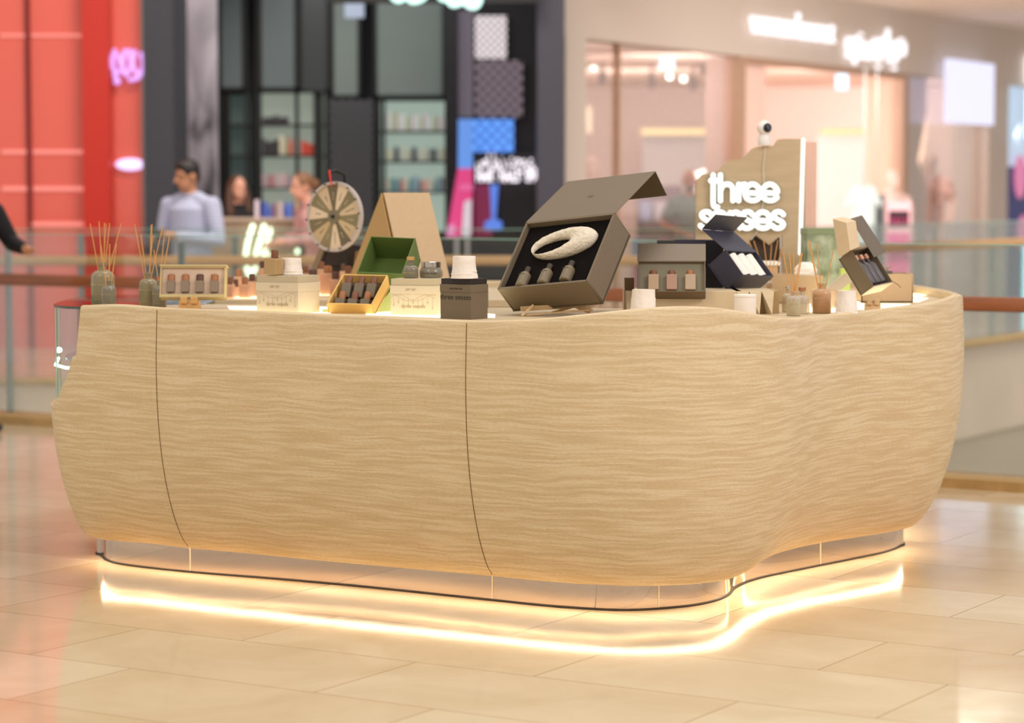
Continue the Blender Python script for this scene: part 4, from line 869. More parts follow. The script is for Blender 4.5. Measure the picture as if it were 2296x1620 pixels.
# easel under it
def bar(mb, p, q, a, b): 
    """flat bar from p to q, a thick in y, b high"""
    p, q = Vector(p), Vector(q); d = (q-p); L_ = d.length; d.normalize(); s = Vector((0, 1, 0)); s = (s-d*s.dot(d)).normalized(); u = d.cross(s)
    Mx = Matrix(((d.x, s.x, -u.x, p.x), (d.y, s.y, -u.y, p.y), (d.z, s.z, -u.z, p.z), (0, 0, 0, 1))); mb.box(0, L_, -a/2, a/2, -b/2, b/2, Mx)
t = thing('tabletop_easel', 'low pale wooden easel under the largest open grey box', 'easel', at(1250, 9.3)); o0 = at(1250, 9.3)
def q_(px, py, y): return Py(px, py, y)-o0
for nm, a, b, th, hh in [('rest_bar', (1168, 692, 9.27), (1332, 682, 9.30), .03, .018), ('foot_bar', (1177, 706, 9.22), (1330, 694, 9.22), .012, .007), ('leg', (1195, 684, 9.24), (1169, 708, 9.2), .012, .009), ('leg', (1281, 680, 9.24), (1325, 698, 9.24), .016, .022), ('brace', (1300, 683, 9.4), (1240, 700, 9.5), .012, .01)]:
    mb = MB(); bar(mb, q_(*a), q_(*b), th, hh); mb.build(nm, PALEOAK, t, bevel=0.001)
# small open grey box with three testers
an = (1429, 653); D_ = 9.35
w, h, q = S(152, D_), S(68, D_)/math.cos(math.radians(28)), 0.06
M = Matrix.Translation(Py(*an, D_)) @ Euler((math.radians(-28), 0, math.radians(-4))).to_matrix().to_4x4()
t = traybox('presentation_box', 'low open grey box holding three testers right of the largest box', M, w, h, q, GREYB, GREYI, mat('pale_taupe_insert', (122, 114, 92), 0.7), rec=0.014, t_=0.004)
d = (.062, .105); ld = lidpanel(t, w, d, 0, h, GREYB); LOG.append(('smalld', tuple(d)))
o = MB()
for s in (-1, 1): o.tube([(w/2+s*0.004+0.005*math.cos(a), -0.0004, math.hypot(*d)*.55+0.005*math.sin(a)) for a in [2*PI*k/16 for k in range(17)]], 0.0004, 4, cap=False)
o.build('printed_emblem', GOLD, ld)
for i, a in enumerate((0.235, 0.505, 0.78)):
    tester('flat rose perfume tester in the low grey box, '+['left of three', 'middle of three', 'right of three'][i], 0, 0, 0, 0.041, 0.066, 0.022, mat('rose_taupe_glass_'+'abc'[i], [(176, 148, 118), (170, 132, 112), (178, 154, 126)][i], 0.35), WALNUT if i < 2 else REDWOOD, M=inbox(M, w*a, 0.016, h*0.06), cr=0.0145)
def stand(label, px, y, w, hgt, wood=OAK, d=0.03):
    t = thing('display_stand', label, 'stand', at(px, y)); s = w/2
    MB().prism([(-d, 0), (d, 0), (d*.6, hgt*.7), (-d*.7, hgt*.7)], -s, s, 'x').build('base_block', wood, t, bevel=0.0015)
    for k in (-1, 1): MB().box(k*s*.5-s*.32, k*s*.5+s*.32, -d*1.15, -d*.55, hgt*.5, hgt).build('hook', wood, t, bevel=0.0015)
    return t
stand('golden wooden stand with two hooks under the low grey box', 1519, 9.3, S(46, 9.3), 0.03)
# left open cream box with four testers
Mx = Matrix.Translation(at(357, 9.78, ZT+S(27, 9.8))) @ Euler((math.radians(-14), 0, math.radians(-2))).to_matrix().to_4x4()
w, h, q = S(147, 9.8), S(71, 9.8), 0.045
BEIGE = mat('olive_beige_card', (196, 176, 126), 0.55)
t = traybox('presentation_box', 'open cream box with four wooden-capped testers near the left end', Mx, w, h, q, BEIGE, BEIGE, mat('printed_rose_insert', (212, 184, 160), 0.6, nv=0.28, ns=10, stretch=(.4, 1, 2.5)), rec=0.012, t_=0.005)
MB().box(-0.004, w+0.006, -0.004, q, h, h+0.006).build('lid_edge', BEIGE, t, bevel=0.001)
MB().box(0, w, -0.004, 0.0, -0.0, h*.10).build('front_lip', BEIGE, t, bevel=0.001)
for i, a in enumerate((0.165, 0.385, 0.605, 0.83)):
    tester('brown glass tester in the cream box, '+['leftmost of four', 'second from left', 'third from left with the darkest cap', 'rightmost of four'][i], 0, 0, 0, 0.033, 0.048, 0.028, mat('brown_frosted_tester', (132, 112, 92), 0.4), DARKWOOD if i == 2 else REDWOOD, M=inbox(Mx, w*a, 0.014, h*0.17), cr=0.0155)
stand('golden wooden stand with two hooks under the four-tester box', 425, 9.72, S(46, 9.7), S(30, 9.7))
# green box with golden tray
an = (800, 610); D_ = 9.75
M, w, h, q = pose(an, (101, 5), (32, -82), (14, 56), D_); LOG.append(('green', w, h, q, M.translation.z))
GRN = mat('leaf_green_card', (92, 112, 50), 0.55, nv=0.04, ns=50); GRND = mat('deep_green_inside', (76, 96, 30), 0.6)
t = traybox('hinged_box', 'open green box lid leaning up behind the golden tester tray', M, w, h, min(q, .12), GRN, GRND, None, t_=0.004, parts='lid_shell')
an = (732, 680); D_ = 9.45
M, w, h, q = pose(an, (101.5, 3), (38, -67), (3, 16), D_); LOG.append(('yellow', w, h, q, M.translation.z)); q = max(q, 0.05)
YEL = mat('golden_card', (222, 178, 100), 0.55); YELI = mat('khaki_card_inside', (168, 144, 88), 0.6)
t = traybox('tester_tray', 'golden slanted tray holding six testers in front of the green box', M, w, h, q, YEL, YELI, mat('brown_insert', (92, 74, 54), 0.8), rec=0.034, t_=0.006, cat='tray')
for r_ in range(2):
    for i in range(3):
        tester(['lower', 'upper'][r_]+' row grey tester in the golden tray, '+['left', 'middle', 'right'][i], 0, 0, 0, 0.040, 0.04+0.02*r_, 0.034, mat('smoke_tester_glass', (112, 98, 78), 0.4), [[REDWOOD, WALNUT, REDWOOD], [WALNUT, WALNUT, WALNUT]][r_][i], M=Matrix.Translation(M @ Vector((w*(0.225+0.275*i), 0.036, h*(0.11+0.36*r_)))+Vector((0, 0, -0.004))) @ Euler((math.radians(-20), math.radians(3), math.radians(-20))).to_matrix().to_4x4(), cr=0.0135)
# pale green base below tray
yb = [(729, 697), (834, 700), (877, 640), (872, 625)]
t = thing('carton_tray', 'pale green wedge-shaped carton base under the golden tray', 'box', at(800, 9.55))
PG = mat('pale_green_card', (178, 188, 120), 0.6)
MB().prism([(-0.135, -0.02), (0.056, -0.05), (0.17, 0.12), (0.0, 0.16)], 0, 0.012, 'z').build('base_board', PG, t)
MB().prism([(0.0, 0.0), (0.16, 0.0), (0.16, 0.10)], -0.002, 0.003, 'y').build('side_wall', PG, t, M=Matrix.Translation((0.06, -0.045, 0.002)) @ Matrix.Rotation(math.radians(56), 4, 'Z'))
# kraft tent box
t = thing('kraft_tent_box', 'tall kraft-coloured tent-shaped carton behind the green box', 'box', at(930, 10.8)); o0 = at(930, 10.8)
def kq(px, py, y): return Py(px, py, y)-o0
rid0, rid1 = kq(860, 433, 10.86), kq(963, 433, 10.86)
fb0, fb1 = kq(912, 668, 10.68), kq(1019, 668, 10.68)
bb0 = kq(768, 668, 11.1); bb1 = bb0+(fb1-fb0)
mb = MB(); mb.add([rid0, rid1, fb1, fb0], [(0, 1, 2, 3)]); o = mb.build('front_panel', KRAFT, t, smooth=False); sm = o.modifiers.new('thick', 'SOLIDIFY'); sm.thickness = 0.006; o.modifiers.new('b', 'BEVEL').width = 0.0015
mb = MB(); mb.add([rid0+Vector((-.006, .004, 0)), fb0+Vector((-.016, .01, 0)), bb0], [(0, 1, 2)]); o = mb.build('side_panel', KRAFT2, t, smooth=False); sm = o.modifiers.new('thick', 'SOLIDIFY'); sm.thickness = 0.006; sm.offset = 1
mb = MB(); mb.add([rid0, rid1, bb1, bb0], [(0, 3, 2, 1)]); o = mb.build('back_panel', KRAFT, t, smooth=False); sm = o.modifiers.new('thick', 'SOLIDIFY'); sm.thickness = 0.005
# prize wheel
cw = Py(764.5, 485.5, 11.45); Rw = S(78.5, 11.45); foot = Vector((cw.x, cw.y+0.03, ZT))
t = thing('prize_wheel', 'beige and olive prize wheel with red pointer on a black stand', 'prize wheel', foot, (0, 0, math.radians(-35)))
hz = cw.z-ZT; CM = Matrix.Translation((0, -0.05, hz)) @ Matrix.Rotation(math.radians(-3), 4, 'X')
tones = [(206, 180, 146), (132, 118, 84), (222, 198, 168), (112, 98, 70), (206, 180, 146), (136, 122, 88), (222, 198, 168), (124, 110, 78), (196, 168, 128), (140, 124, 90), (222, 198, 168), (110, 96, 70), (200, 174, 136), (136, 122, 86)]
nS = 14
disc = None
for k in range(nS):
    a0 = 2*PI*k/nS+0.1; pts = [(0.0, 0.0)]+[(Rw*.93*math.cos(a0+2*PI/nS*j/5), Rw*.93*math.sin(a0+2*PI/nS*j/5)) for j in range(6)]
    o = MB().prism(pts, -0.004, 0.004, 'y').build('wheel_segment', mat('segment_tone_%d%d' % tones[k][:2], tones[k], 0.5), t, smooth=False); o.matrix_local = CM
    a = a0+PI/nS; light = tones[k][0] > 160
    tx = text(['three senses', 'gift set', 'discount', 'try again', 'candle'][k % 5], 0.011, INK if light else CREAM, o, (Rw*.6*math.cos(a), -0.0045, Rw*.6*math.sin(a)), (PI/2, -a, 0), ext=0.0001, name='printed_words')
rim = MB(); rim.lathe([(Rw*.92, -.008), (Rw*.94, -.012), (Rw*.99, -.012), (Rw, -.008), (Rw, .012), (Rw*.92, .012), (Rw*.92, -.008)], 64, Matrix.Rotation(PI/2, 4, 'X')); o = rim.build('rim', mat('grey_plastic_rim', (190, 176, 168), 0.4), t); o.matrix_local = CM
hb_ = MB().lathe([(0.001, 0.012), (Rw*.2, 0.012), (Rw*.2, 0.006), (Rw*.2, 0)], 28, Matrix.Rotation(PI/2, 4, 'X')).build('hub', mat('olive_hub', (124, 112, 88), 0.4), t); hb_.matrix_local = CM
o = MB().cyl(0.009, 0.01, 0.02, 16, Matrix.Rotation(PI/2, 4, 'X')).build('hub_knob', mat('black_plastic', (26, 24, 22), 0.4), hb_)
for k in range(nS):
    a = 2*PI*k/nS+0.1; o = MB().cyl(0.003, 0.008, 0.024, 8, Matrix.Rotation(PI/2, 4, 'X')).build('peg', mat('black_plastic', (26, 24, 22)), t); o.matrix_local = CM @ Matrix.Translation((Rw*.955*math.cos(a), 0, Rw*.955*math.sin(a)))
BP_ = mat('black_plastic', (26, 24, 22))
MB().tube([(0, 0.03, 0.0), (0, 0.03, hz), (0, 0.03, hz+Rw*0.98), (0, 0.02, hz+Rw*1.2), (-0.01, -0.03, hz+Rw*1.3), (-0.02, -0.06, hz+Rw*1.26)], 0.008, 10).build('stand_pole', BP_, t)
MB().tube([(-0.018, -0.066, hz+Rw*1.3), (-0.012, -0.068, hz+Rw*1.1), (-0.004, -0.068, hz+Rw*.86)], [0.006, 0.006, 0.003], 8, flat=.5).build('pointer', mat('red_pointer', (226, 54, 44), 0.4), t)
MB().prism([(-.12, -.08), (.12, -.08), (.09, .1), (-.09, .1)], 0, 0.012, 'z').build('stand_base', BP_, t, bevel=.003)
# dark open carton and tan carton behind the testers
t = thing('open_carton', 'black and taupe open carton under the prize wheel', 'box', at(770, 11.74), (0, 0, math.radians(-12)))
MB().prism([(-.13, .12), (-.085, .235), (.10, .215), (.14, .12)], -.02, .16, 'y').build('carton_body', mat('blackened_brown_card', (50, 38, 32), 0.6), t, bevel=.002)
MB().prism([(-.15, .10), (-.10, .22), (-.075, .22), (-.12, .10)], -.05, .15, 'y').build('carton_flap', mat('taupe_flap', (132, 112, 86), 0.6), t, bevel=.001)
MB().box(-.14, .14, -.01, .15, 0, .12).build('carton_base', mat('blackened_brown_card', (50, 38, 32)), t)
t = thing('brown_carton', 'long brown carton between prize wheel and green box', 'box', at(838, 11.62), (0, 0, math.radians(-4)))
MB().prism([(-.11, 0), (-.09, .19), (.12, .24), (.2, .24), (.2, 0)], 0, .16, 'y').build('carton_body', mat('brown_card', (132, 98, 62), 0.6, nv=.08), t, bevel=.002)
MB().box(-.1, .19, -.005, 0, .085, .1).build('carton_tape', mat('dark_brown_band', (90, 64, 40), .5), t)
# navy box with three candles
an = (1666.5, 616.5); D_ = 9.6
M, w, h, q = pose(an, (70, 3), (-40.5, -57.5), (-37.5, 33), D_); LOG.append(('navy', w, h, q, M.translation.z, (M@Vector((0, q, 0))).z, (M@Vector((w, q, 0))).z))
t = traybox('presentation_box', 'open navy box holding three white candles, tilted on the facetted riser', M, w, h, q, NAVY, NAVYI, NAVYI, rec=q*.62, t_=0.004)
d = indir(M, an, D_, (-52, -46)); fl = indir(M, an, D_, (31, -32)); lidpanel(t, w, d, 0, h, NAVY, 0.003, fl); LOG.append(('navyd', tuple(d), tuple(fl)))
for i in range(3):
    c = thing('pillar_candle', 'white cylindrical candle in the navy box, '+['left of three', 'middle of three', 'right of three'][i], 'candle', M=inbox(M, w*(0.22+0.265*i), q*.36, h*0.05)); r = w*.125
    MB().lathe([(0.001, 0), (r, 0), (r, h*.82), (r*.96, h*.84), (0.001, h*.84)], 28).build('candle_body', WHT, c); MB().cyl(r*1.005, -0.0005, 0.002, 28).build('dark_bottom', NAVY, c)
# folded black-navy sleeve behind it
t = thing('box_sleeve', 'black navy box sleeve standing behind the navy box', 'box', at(1560, 9.95, ZT+.02))
MB().box(-S(46, 9.95), S(62, 9.95), 0, .09, 0, S(140, 9.95)).build('sleeve_body', mat('black_navy_card', (34, 32, 42), 0.55), t, bevel=.002)
MB().box(-S(48, 9.95), S(22, 9.95), -.004, 0, S(100, 9.95), S(141, 9.95)).build('sleeve_band', NAVY, t, bevel=.001)
# tablet
t = thing('tablet', 'dark tablet with pale blue screen behind the low grey box', 'tablet', at(1508, 10.1, ZT), (math.radians(-12), 0, 0))
MB().box(-S(34, 10), S(34, 10), 0, .012, 0, S(152, 10)).build('tablet_body', mat('dark_olive_plastic', (46, 42, 34), 0.4), t, bevel=.008)
MB().box(-S(26, 10), S(28, 10), -.001, 0, S(10, 10), S(142, 10)).build('tablet_screen', emis('dim_blue_screen', (118, 146, 196), 0.55), t)
# riser with triangular facets
t = thing('facetted_riser', 'pale veneer riser with triangular facets carrying the navy box', 'riser', at(1600, 9.5)); hR = S(94, 9.5)*.62
hR = 1.5-(652-HZ)*9.4/FPX-ZT
mb = MB(); mb.box(-S(200, 9.4), S(60, 9.4), -.1, .22, 0, hR); mb.build('riser_body', VEN2 if 'VEN2' in globals() else TOPM, t, bevel=.002)
x0 = S(65, 9.4); st = S(18, 9.4)
mb = MB()
for k in range(3):
    a = x0+k*S(28, 9.4)
    mb.add([(a-st, -.1, hR), (a+st*.55, -.1, hR), (a+st*.2, -.14, 0), (a-st*1.0, -.02, hR*.0), (a-st, .22, hR), (a+st*.55, .22, hR)], [(0, 3, 2), (0, 2, 1), (0, 1, 5, 4)])
o = mb.build('facets', TOPM, t, smooth=False)
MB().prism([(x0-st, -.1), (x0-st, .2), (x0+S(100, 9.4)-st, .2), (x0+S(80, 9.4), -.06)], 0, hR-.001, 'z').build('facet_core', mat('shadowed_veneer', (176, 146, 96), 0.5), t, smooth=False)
t = thing('upright_block', 'narrow brown veneer block behind the leaning plaster cup', 'block', at(1410, 9.5)); MB().box(-S(9, 9.5), S(12, 9.5), 0, .05, 0, S(78, 9.5)).build('block_body', mat('brown_veneer', (142, 112, 74), 0.5), t, bevel=.001)
# tilted grey box with three flasks, right arm
an = (1958.5, 641.5); D_ = 9.75
M, w, h, q = pose(an, (43.5, -10), (-50, -81), (-27, 20), D_); LOG.append(('rgrey', w, h, q, M.translation.z, (M@Vector((0, q, 0))).z, (M@Vector((w, q, 0))).z))
t = traybox('presentation_box', 'tilted open grey box with three dark flasks on the right arm', M, w, h, q, GREYB, GREYI, GREYI, rec=q*.62, t_=0.004)
MB().box(-.001, w+.001, 0, q, -.003, -.0005).build('pale_end_panel', mat('pale_rose_lining', (222, 200, 178), 0.6), t)
for i in range(3):
    c = thing('flask', 'dark flask with copper cap in the tilted grey box, '+['left of three', 'middle of three', 'right of three'][i], 'bottle', M=inbox(M, w*(0.24+0.26*i), q*.35, h*0.10)); r = w*.115
    MB().lathe([(0.001, 0), (r*.85, 0), (r, r*.3), (r, h*.46), (r*.75, h*.54), (r*.35, h*.58), (r*.35, h*.68)], 24).build('bottle_body', mat('slate_bottle', (96, 90, 90), 0.4), c); MB().cyl(r*.6, h*.66, h*.78, 18).build('cap', mat('copper_cap', (200, 146, 116), 0.4, .3), c, bevel=.001)
MB().tube([(w*.7, 0.0, h*.08), (w*.86, -.01, h*.0), (w*1.02, -.012, -h*.12), (w*1.08, -.01, -h*.2)], .0012, 6).build('ribbon', INK, t)
Mi = M.inverted()
def hexa(name, pts, m, par, inv):
    return MB().add([inv @ Py(*p) for p in pts], [(0, 1, 2, 3), (7, 6, 5, 4), (0, 4, 5, 1), (1, 5, 6, 2), (2, 6, 7, 3), (3, 7, 4, 0)]).build(name, m, par, bevel=.0012, label=None)
bk_ = t
hexa('lid_panel', [(1908, 492, 9.90), (1934, 484, 9.98), (1986, 565, 9.96), (1960, 577, 9.88), (1906, 490, 9.93), (1932, 482, 10.01), (1984, 562, 9.99), (1958, 575, 9.91)], mat('taupe_grey_card_deep', (112, 100, 84), 0.5), bk_, Mi)
hexa('lid_block', [(1867, 490, 9.87), (1897.5, 499, 9.79), (1906.5, 561, 9.75), (1880, 578, 9.83), (1890, 486, 9.96), (1918.5, 494.5, 9.88), (1928, 553, 9.84), (1900, 566, 9.92)], mat('pale_birch', (226, 200, 160), 0.5, nv=.06, ns=4, stretch=(1, 1, 8)), bk_, Mi)
stand('pale wooden easel stand under the tilted grey box', 1957, 9.68, S(34, 9.7), S(26, 9.7), PALEOAK, .022)
# cartons at right rear
t = thing('tan_carton', 'wide tan carton at the rear of the right arm with green trimmings', 'box', at(1990, 10.4)); w_, h_ = S(116, 10.4), S(64, 10.4)
mb = MB(); mb.box(-w_*.5, w_*.5, 0, .006, 0, h_).box(-w_*.5, w_*.5, .2, .206, 0, h_).box(-w_*.5, -w_*.5+.006, 0, .2, 0, h_).box(w_*.5-.006, w_*.5, 0, .2, 0, h_).box(-w_*.5, w_*.5, 0, .2, 0, .006); mb.build('carton_body', KRAFT, t, bevel=.001)
MB().box(-w_*.4, w_*.1, .01, .19, h_-.004, h_+.012).build('packed_goods', mat('grey_goods', (96, 92, 84), .6), t)
for k in range(6): 
    a = k*1.1; MB().tube([(-w_*.3+.012*k, .02, h_), (-w_*.3+.012*k+.01*math.cos(a), .02, h_+.02), (-w_*.27+.015*k, .01, h_+.012+.004*k)], .002, 5).build('green_sprig', mat('dry_green', (142, 138, 84), .7), t)
t = thing('open_tan_carton', 'open tan carton with white paper inside, behind the reed diffusers', 'box', at(1790, 10.3), (0, 0, math.radians(-8))); w_, h_ = S(112, 10.3), S(62, 10.3)
mb = MB(); mb.prism([(-w_*.55, h_*1.05), (-w_*.45, 0), (w_*.3, 0), (w_*.5, h_)], 0, .005, 'y'); mb.prism([(-w_*.55, h_*1.05), (-w_*.45, 0), (w_*.3, 0), (w_*.5, h_)], .17, .175, 'y'); mb.box(-w_*.45, w_*.3, 0, .17, 0, .005)
mb.add([(w_*.3, 0, 0), (w_*.5, 0, h_), (w_*.5, .17, h_), (w_*.3, .17, 0)], [(0, 1, 2, 3)]); mb.add([(-w_*.45, 0, 0), (-w_*.55, 0, h_*1.05), (-w_*.55, .17, h_*1.05), (-w_*.45, .17, 0)], [(0, 3, 2, 1)]); mb.build('carton_body', KRAFT, t, smooth=False)
MB().box(-w_*.45, w_*.4, .01, .16, h_*.8, h_*.98).build('white_lining', mat('white_lining', (240, 232, 214), .6), t)
t = thing('crumpled_tissue', 'white crumpled tissue paper rising from the open tan carton', 'paper', at(1806, 10.38, ZT+S(50, 10.3)))
mb = MB(); rows = []
for i in range(9):
    row = []
    for k in range(17):
        a = 2*PI*k/16; rr = S(26, 10.3)*math.sin(PI*(i+.4)/9.6)*(1+.3*noise.noise(Vector((math.cos(a)*2, math.sin(a)*2, i*.8)))); row.append((rr*math.cos(a), rr*.7*math.sin(a), S(42, 10.3)*i/8))
    rows.append(row)
mb.grid(rows); mb.build('tissue', mat('tissue_white', (244, 234, 220), .7), t, smooth=False)
t = thing('green_marbled_box', 'green and white marbled box standing behind the cream box', 'box', at(1848, 11.05), (0, 0, math.radians(8))); hM = S(138, 11)
gm = mat('green_marble', (138, 150, 122), 0.4)
nt = gm.node_tree; cr_ = [n_ for n_ in nt.nodes if n_.type == 'VALTORGB'][0]; cr_.color_ramp.elements[0].color = (.35, .45, .3, 1); cr_.color_ramp.elements[1].color = (1.9, 1.7, 1.9, 1); [n_ for n_ in nt.nodes if n_.type == 'TEX_NOISE'][0].inputs['Scale'].default_value = 14
MB().box(-S(40, 11), S(40, 11), 0, .12, 0, hM).build('box_body', gm, t, bevel=.002); MB().box(-S(41, 11), S(41, 11), -.002, .122, hM, hM+.03).build('box_lid', mat('mid_green_card', (128, 140, 104), .5), t, bevel=.002)
t = thing('lime_box', 'narrow lime green box glimpsed behind the tilted grey box', 'box', at(1896, 10.25)); MB().box(-S(10, 10.2), S(10, 10.2), 0, .06, 0, S(80, 10.2)).build('box_body', mat('lime_card', (186, 206, 106), .5), t, bevel=.001)
t = thing('leaning_white_folder', 'pale folder leaning against the tilted grey box', 'folder', at(1862, 10.0, ZT+.035), (math.radians(0), math.radians(-38), 0)); MB().box(-.0, .115, 0, .02, 0, .045).build('folder_body', mat('pale_grey_card', (218, 206, 192), .6), t, bevel=.001, M=Matrix.Rotation(math.radians(0), 4, 'Y'))
t = thing('white_tray', 'bright white tray on a tan block behind the navy box lid', 'tray', at(1722, 11.0)); MB().box(-S(36, 11), S(22, 11), 0, .14, 0, S(70, 11)).build('block', KRAFT, t, bevel=.001); MB().box(-S(42, 11), S(26, 11), -.01, .16, S(70, 11), S(78, 11)).build('tray_top', mat('bright_white_card', (246, 240, 226), .5), t, bevel=.001)

# ---- sign board with lit lettering
yS = 11.35
o0 = at(1680, yS)
def sp_(px, py): p = Py(px, py, yS)-o0; return (p.x, p.z)
t = thing('sign_board', 'stepped veneer sign board with glowing white words three senses', 'sign', o0)
ol = [(1560, 670), (1561, 406), (1574, 391), (1588, 387), (1610, 384), (1628, 363), (1640, 358), (1668, 356), (1684, 335), (1694, 330), (1714, 327), (1735, 327), (1744, 313), (1752, 311), (1797, 311), (1795, 670), (1754, 670), (1754, 525), (1725, 549), (1694, 527), (1680, 540), (1672, 670)]
BOARD = mat('grey_oak_board', (198, 174, 138), 0.5, nv=0.16, ns=5, stretch=(1, 1, 6))
MB().prism([sp_(*p) for p in ol], 0, .03, 'y').build('board', BOARD, t, smooth=False)
MB().box(sp_(1672, 0)[0], sp_(1754, 0)[0], .032, .05, 0, sp_(0, 515)[1]).build('dark_recess', mat('dark_brown_recess', (66, 50, 38), .6), t, smooth=False)
MB().box(sp_(1805, 0)[0], sp_(1834, 0)[0], .0, .012, sp_(0, 590)[1], sp_(0, 318)[1]).build('acrylic_panel', glass('hazy_acrylic', (250, 240, 232), 1.0, 0.1, 0.3, (226, 206, 190)), t, smooth=False)
LW = emis('lit_white_letters', (255, 252, 246), 1.2)
a_, b_ = sp_(1801, 313), sp_(1794, 568)
MB().tube([(a_[0], .0, a_[1]), (b_[0], .0, b_[1])], S(4.6, yS), 10).build('led_tube', LW, t, label='upright glowing light tube at the board edge')
MB().box(a_[0]+.003, a_[0]+.012, .002, .03, .02, a_[1]).build('tube_holder', mat('lime_tinted_edge', (206, 204, 130), .5), t)  # lime tone paints the tube's glow on the side of the board
def e_(c, y): return [[(c-14, y+1), (c+15, y+1), (c+14, y-9), (c+5, y-17), (c-6, y-17), (c-15, y-8), (c-17, y+2), (c-13, y+13), (c-3, y+18), (c+8, y+17), (c+16, y+11)]]
def s_(c, y): return [[(c+11, y-12), (c+4, y-18), (c-7, y-17), (c-11, y-10), (c-4, y-2), (c+6, y+3), (c+11, y+10), (c+5, y+17), (c-6, y+18), (c-14, y+12)]]
w1 = [[(1598, 392), (1598, 430), (1598, 455), (1601, 463), (1608, 464)], [(1592, 405), (1612, 405)], [(1614, 392), (1614, 420), (1614, 450)], [(1614, 428), (1620, 416), (1632, 413), (1641, 420), (1642, 432), (1642, 450)], [(1655, 413), (1655, 450)], [(1655, 428), (1660, 416), (1669, 413)]]+e_(1686, 431)+e_(1725, 431)
w2 = s_(1583, 493)+e_(1612, 493)+[[(1636, 476), (1636, 511)], [(1636, 490), (1642, 478), (1651, 476), (1657, 483), (1658, 511)]]+s_(1675, 493)+e_(1709, 493)+s_(1744, 493)
for nm, ww in (('word_three', w1), ('word_senses', w2)):
    mb = MB()
    for p in ww:
        cp = catmull(p, 4) if len(p) > 2 else p
        mb.tube([(sp_(x, y)[0], 0, sp_(x, y)[1]) for x, y in cp], S(6.0, yS), 12, flat=0.5)
    o = mb.build(nm, LW, t); o.location = (0, -.028, 0)
    mb = MB()
    for p in ww: 
        cp = catmull(p, 4) if len(p) > 2 else p
        mb.tube([(sp_(x, y)[0], 0, sp_(x, y)[1]) for x, y in cp], S(6.6, yS), 8, flat=0.5)
    o = mb.build(nm+'_backing', mat('green_letter_side', (70, 110, 76), .5), t); o.location = (.0025, -.012, 0)  # green copy behind each word paints its halo and shadow edge
# surveillance camera on the board
cb = Py(1714, 326, yS-.0); t = thing('security_camera', 'small white dome camera with black face on top of sign board', 'camera', cb); s = S(1, yS)
CW = mat('white_camera_plastic', (238, 230, 222), .35)
MB().lathe([(0.001, 0), (14*s, 0), (15*s, 3*s), (14*s, 18*s), (12*s, 24*s), (0.001, 26*s)], 28).build('camera_base', CW, t, ang=50)
hd = MB().ell((0, 0, 39*s), (17*s, 16*s, 17*s), 24, 16).build('camera_head', CW, t)
fc = MB().lathe([(0.001, 5.0*s), (6*s, 4*s), (10*s, 1.5*s), (12*s, -3*s)], 24, Matrix.Translation((5*s, -11.5*s, 39*s)) @ Matrix.Rotation(math.radians(18), 4, 'Z') @ Matrix.Rotation(PI/2, 4, 'X')).build('camera_face', mat('black_gloss', (24, 28, 32), .15), hd)
MB().lathe([(0.001, 5.5*s), (3*s, 5*s), (3.4*s, 2*s)], 16, Matrix.Translation((8*s, -13*s, 37*s)) @ Matrix.Rotation(PI/2, 4, 'X')).build('camera_lens', mat('lens_glass', (90, 96, 110), .1, .5), hd)
MB().tube([sp3 for sp3 in [(sp_(1716, 330)[0]-(cb.x-o0.x), -.004, 0), (-.005, -.008, -.1), (.002, -.008, -.24), (-.03, -.008, -.4), (-.06, -.008, -.44)]], .002, 6).build('cable', mat('white_cable', (230, 222, 214), .5), t)

# ---- glass showcase at the left end
vt = thing('glass_showcase', 'curved glass showcase with lit shelf at the left end of the kiosk', 'showcase', (-1.7, 10.5, 0)); vo = Vector((-1.7, 10.5, 0))
arcp = catmull([(-1.70, 9.96), (-1.82, 10.02), (-1.91, 10.14), (-1.955, 10.35), (-1.965, 10.7), (-1.93, 11.0), (-1.80, 11.2), (-1.6, 11.28)], 6)
VG = glass('showcase_glass', (244, 252, 248), 0.3)
rows = [[Vector((x, y, z))-vo for x, y in arcp] for z in (0.62, 1.025)]
MB().grid(rows).build('curved_pane', VG, vt, fix=False)
MB().tube([Vector((arcp[20][0], arcp[20][1], .62))-vo, Vector((arcp[20][0], arcp[20][1], 1.02))-vo], .004, 8).build('pane_joint', mat('pale_green_edge', (196, 216, 200), .2), vt)
MB().tube([Vector((arcp[13][0], arcp[13][1], .62))-vo, Vector((arcp[13][0], arcp[13][1], 1.02))-vo], .0035, 8).build('pane_joint', mat('pale_green_edge', (196, 216, 200)), vt)
topo = [(x-vo.x, y-vo.y) for x, y in arcp]+[(-1.32-vo.x, 11.25-vo.y), (-1.30-vo.x, 10.2-vo.y), (-1.62-vo.x, 10.1-vo.y)]
MB().prism(topo, 1.025, 1.035, 'z').build('glass_top', glass('showcase_top_glass', (200, 222, 210), 1.0), vt, smooth=False)
MB().tube([Vector((x, y, 1.03))-vo for x, y in arcp], .004, 6).build('top_edge', mat('dark_green_edge', (40, 80, 66), .2), vt)
MB().prism([(a*1.0, b*1.0) for a, b in topo], .60, .645, 'z').build('showcase_floor', TOPM, vt, smooth=False)
MB().prism([(a*.86, b*.8) for a, b in topo], .80, .81, 'z').build('glass_shelf', glass('shelf_glass', (226, 240, 222), 1.0, haze=.25), vt, smooth=False)
MB().tube([Vector((-1.955, 10.4, .795))-vo, Vector((-1.93, 10.2, .78))-vo, Vector((-1.87, 10.1, .775))-vo, Vector((-1.80, 10.06, .775))-vo], .006, 8).build('led_arc', emis('mint_led', (220, 255, 236), 4), vt)
MB().ell(Vector((-1.925, 10.25, .84))-vo, (.014, .014, .012)).build('led_spot', emis('mint_led', (220, 255, 236), 4), vt)
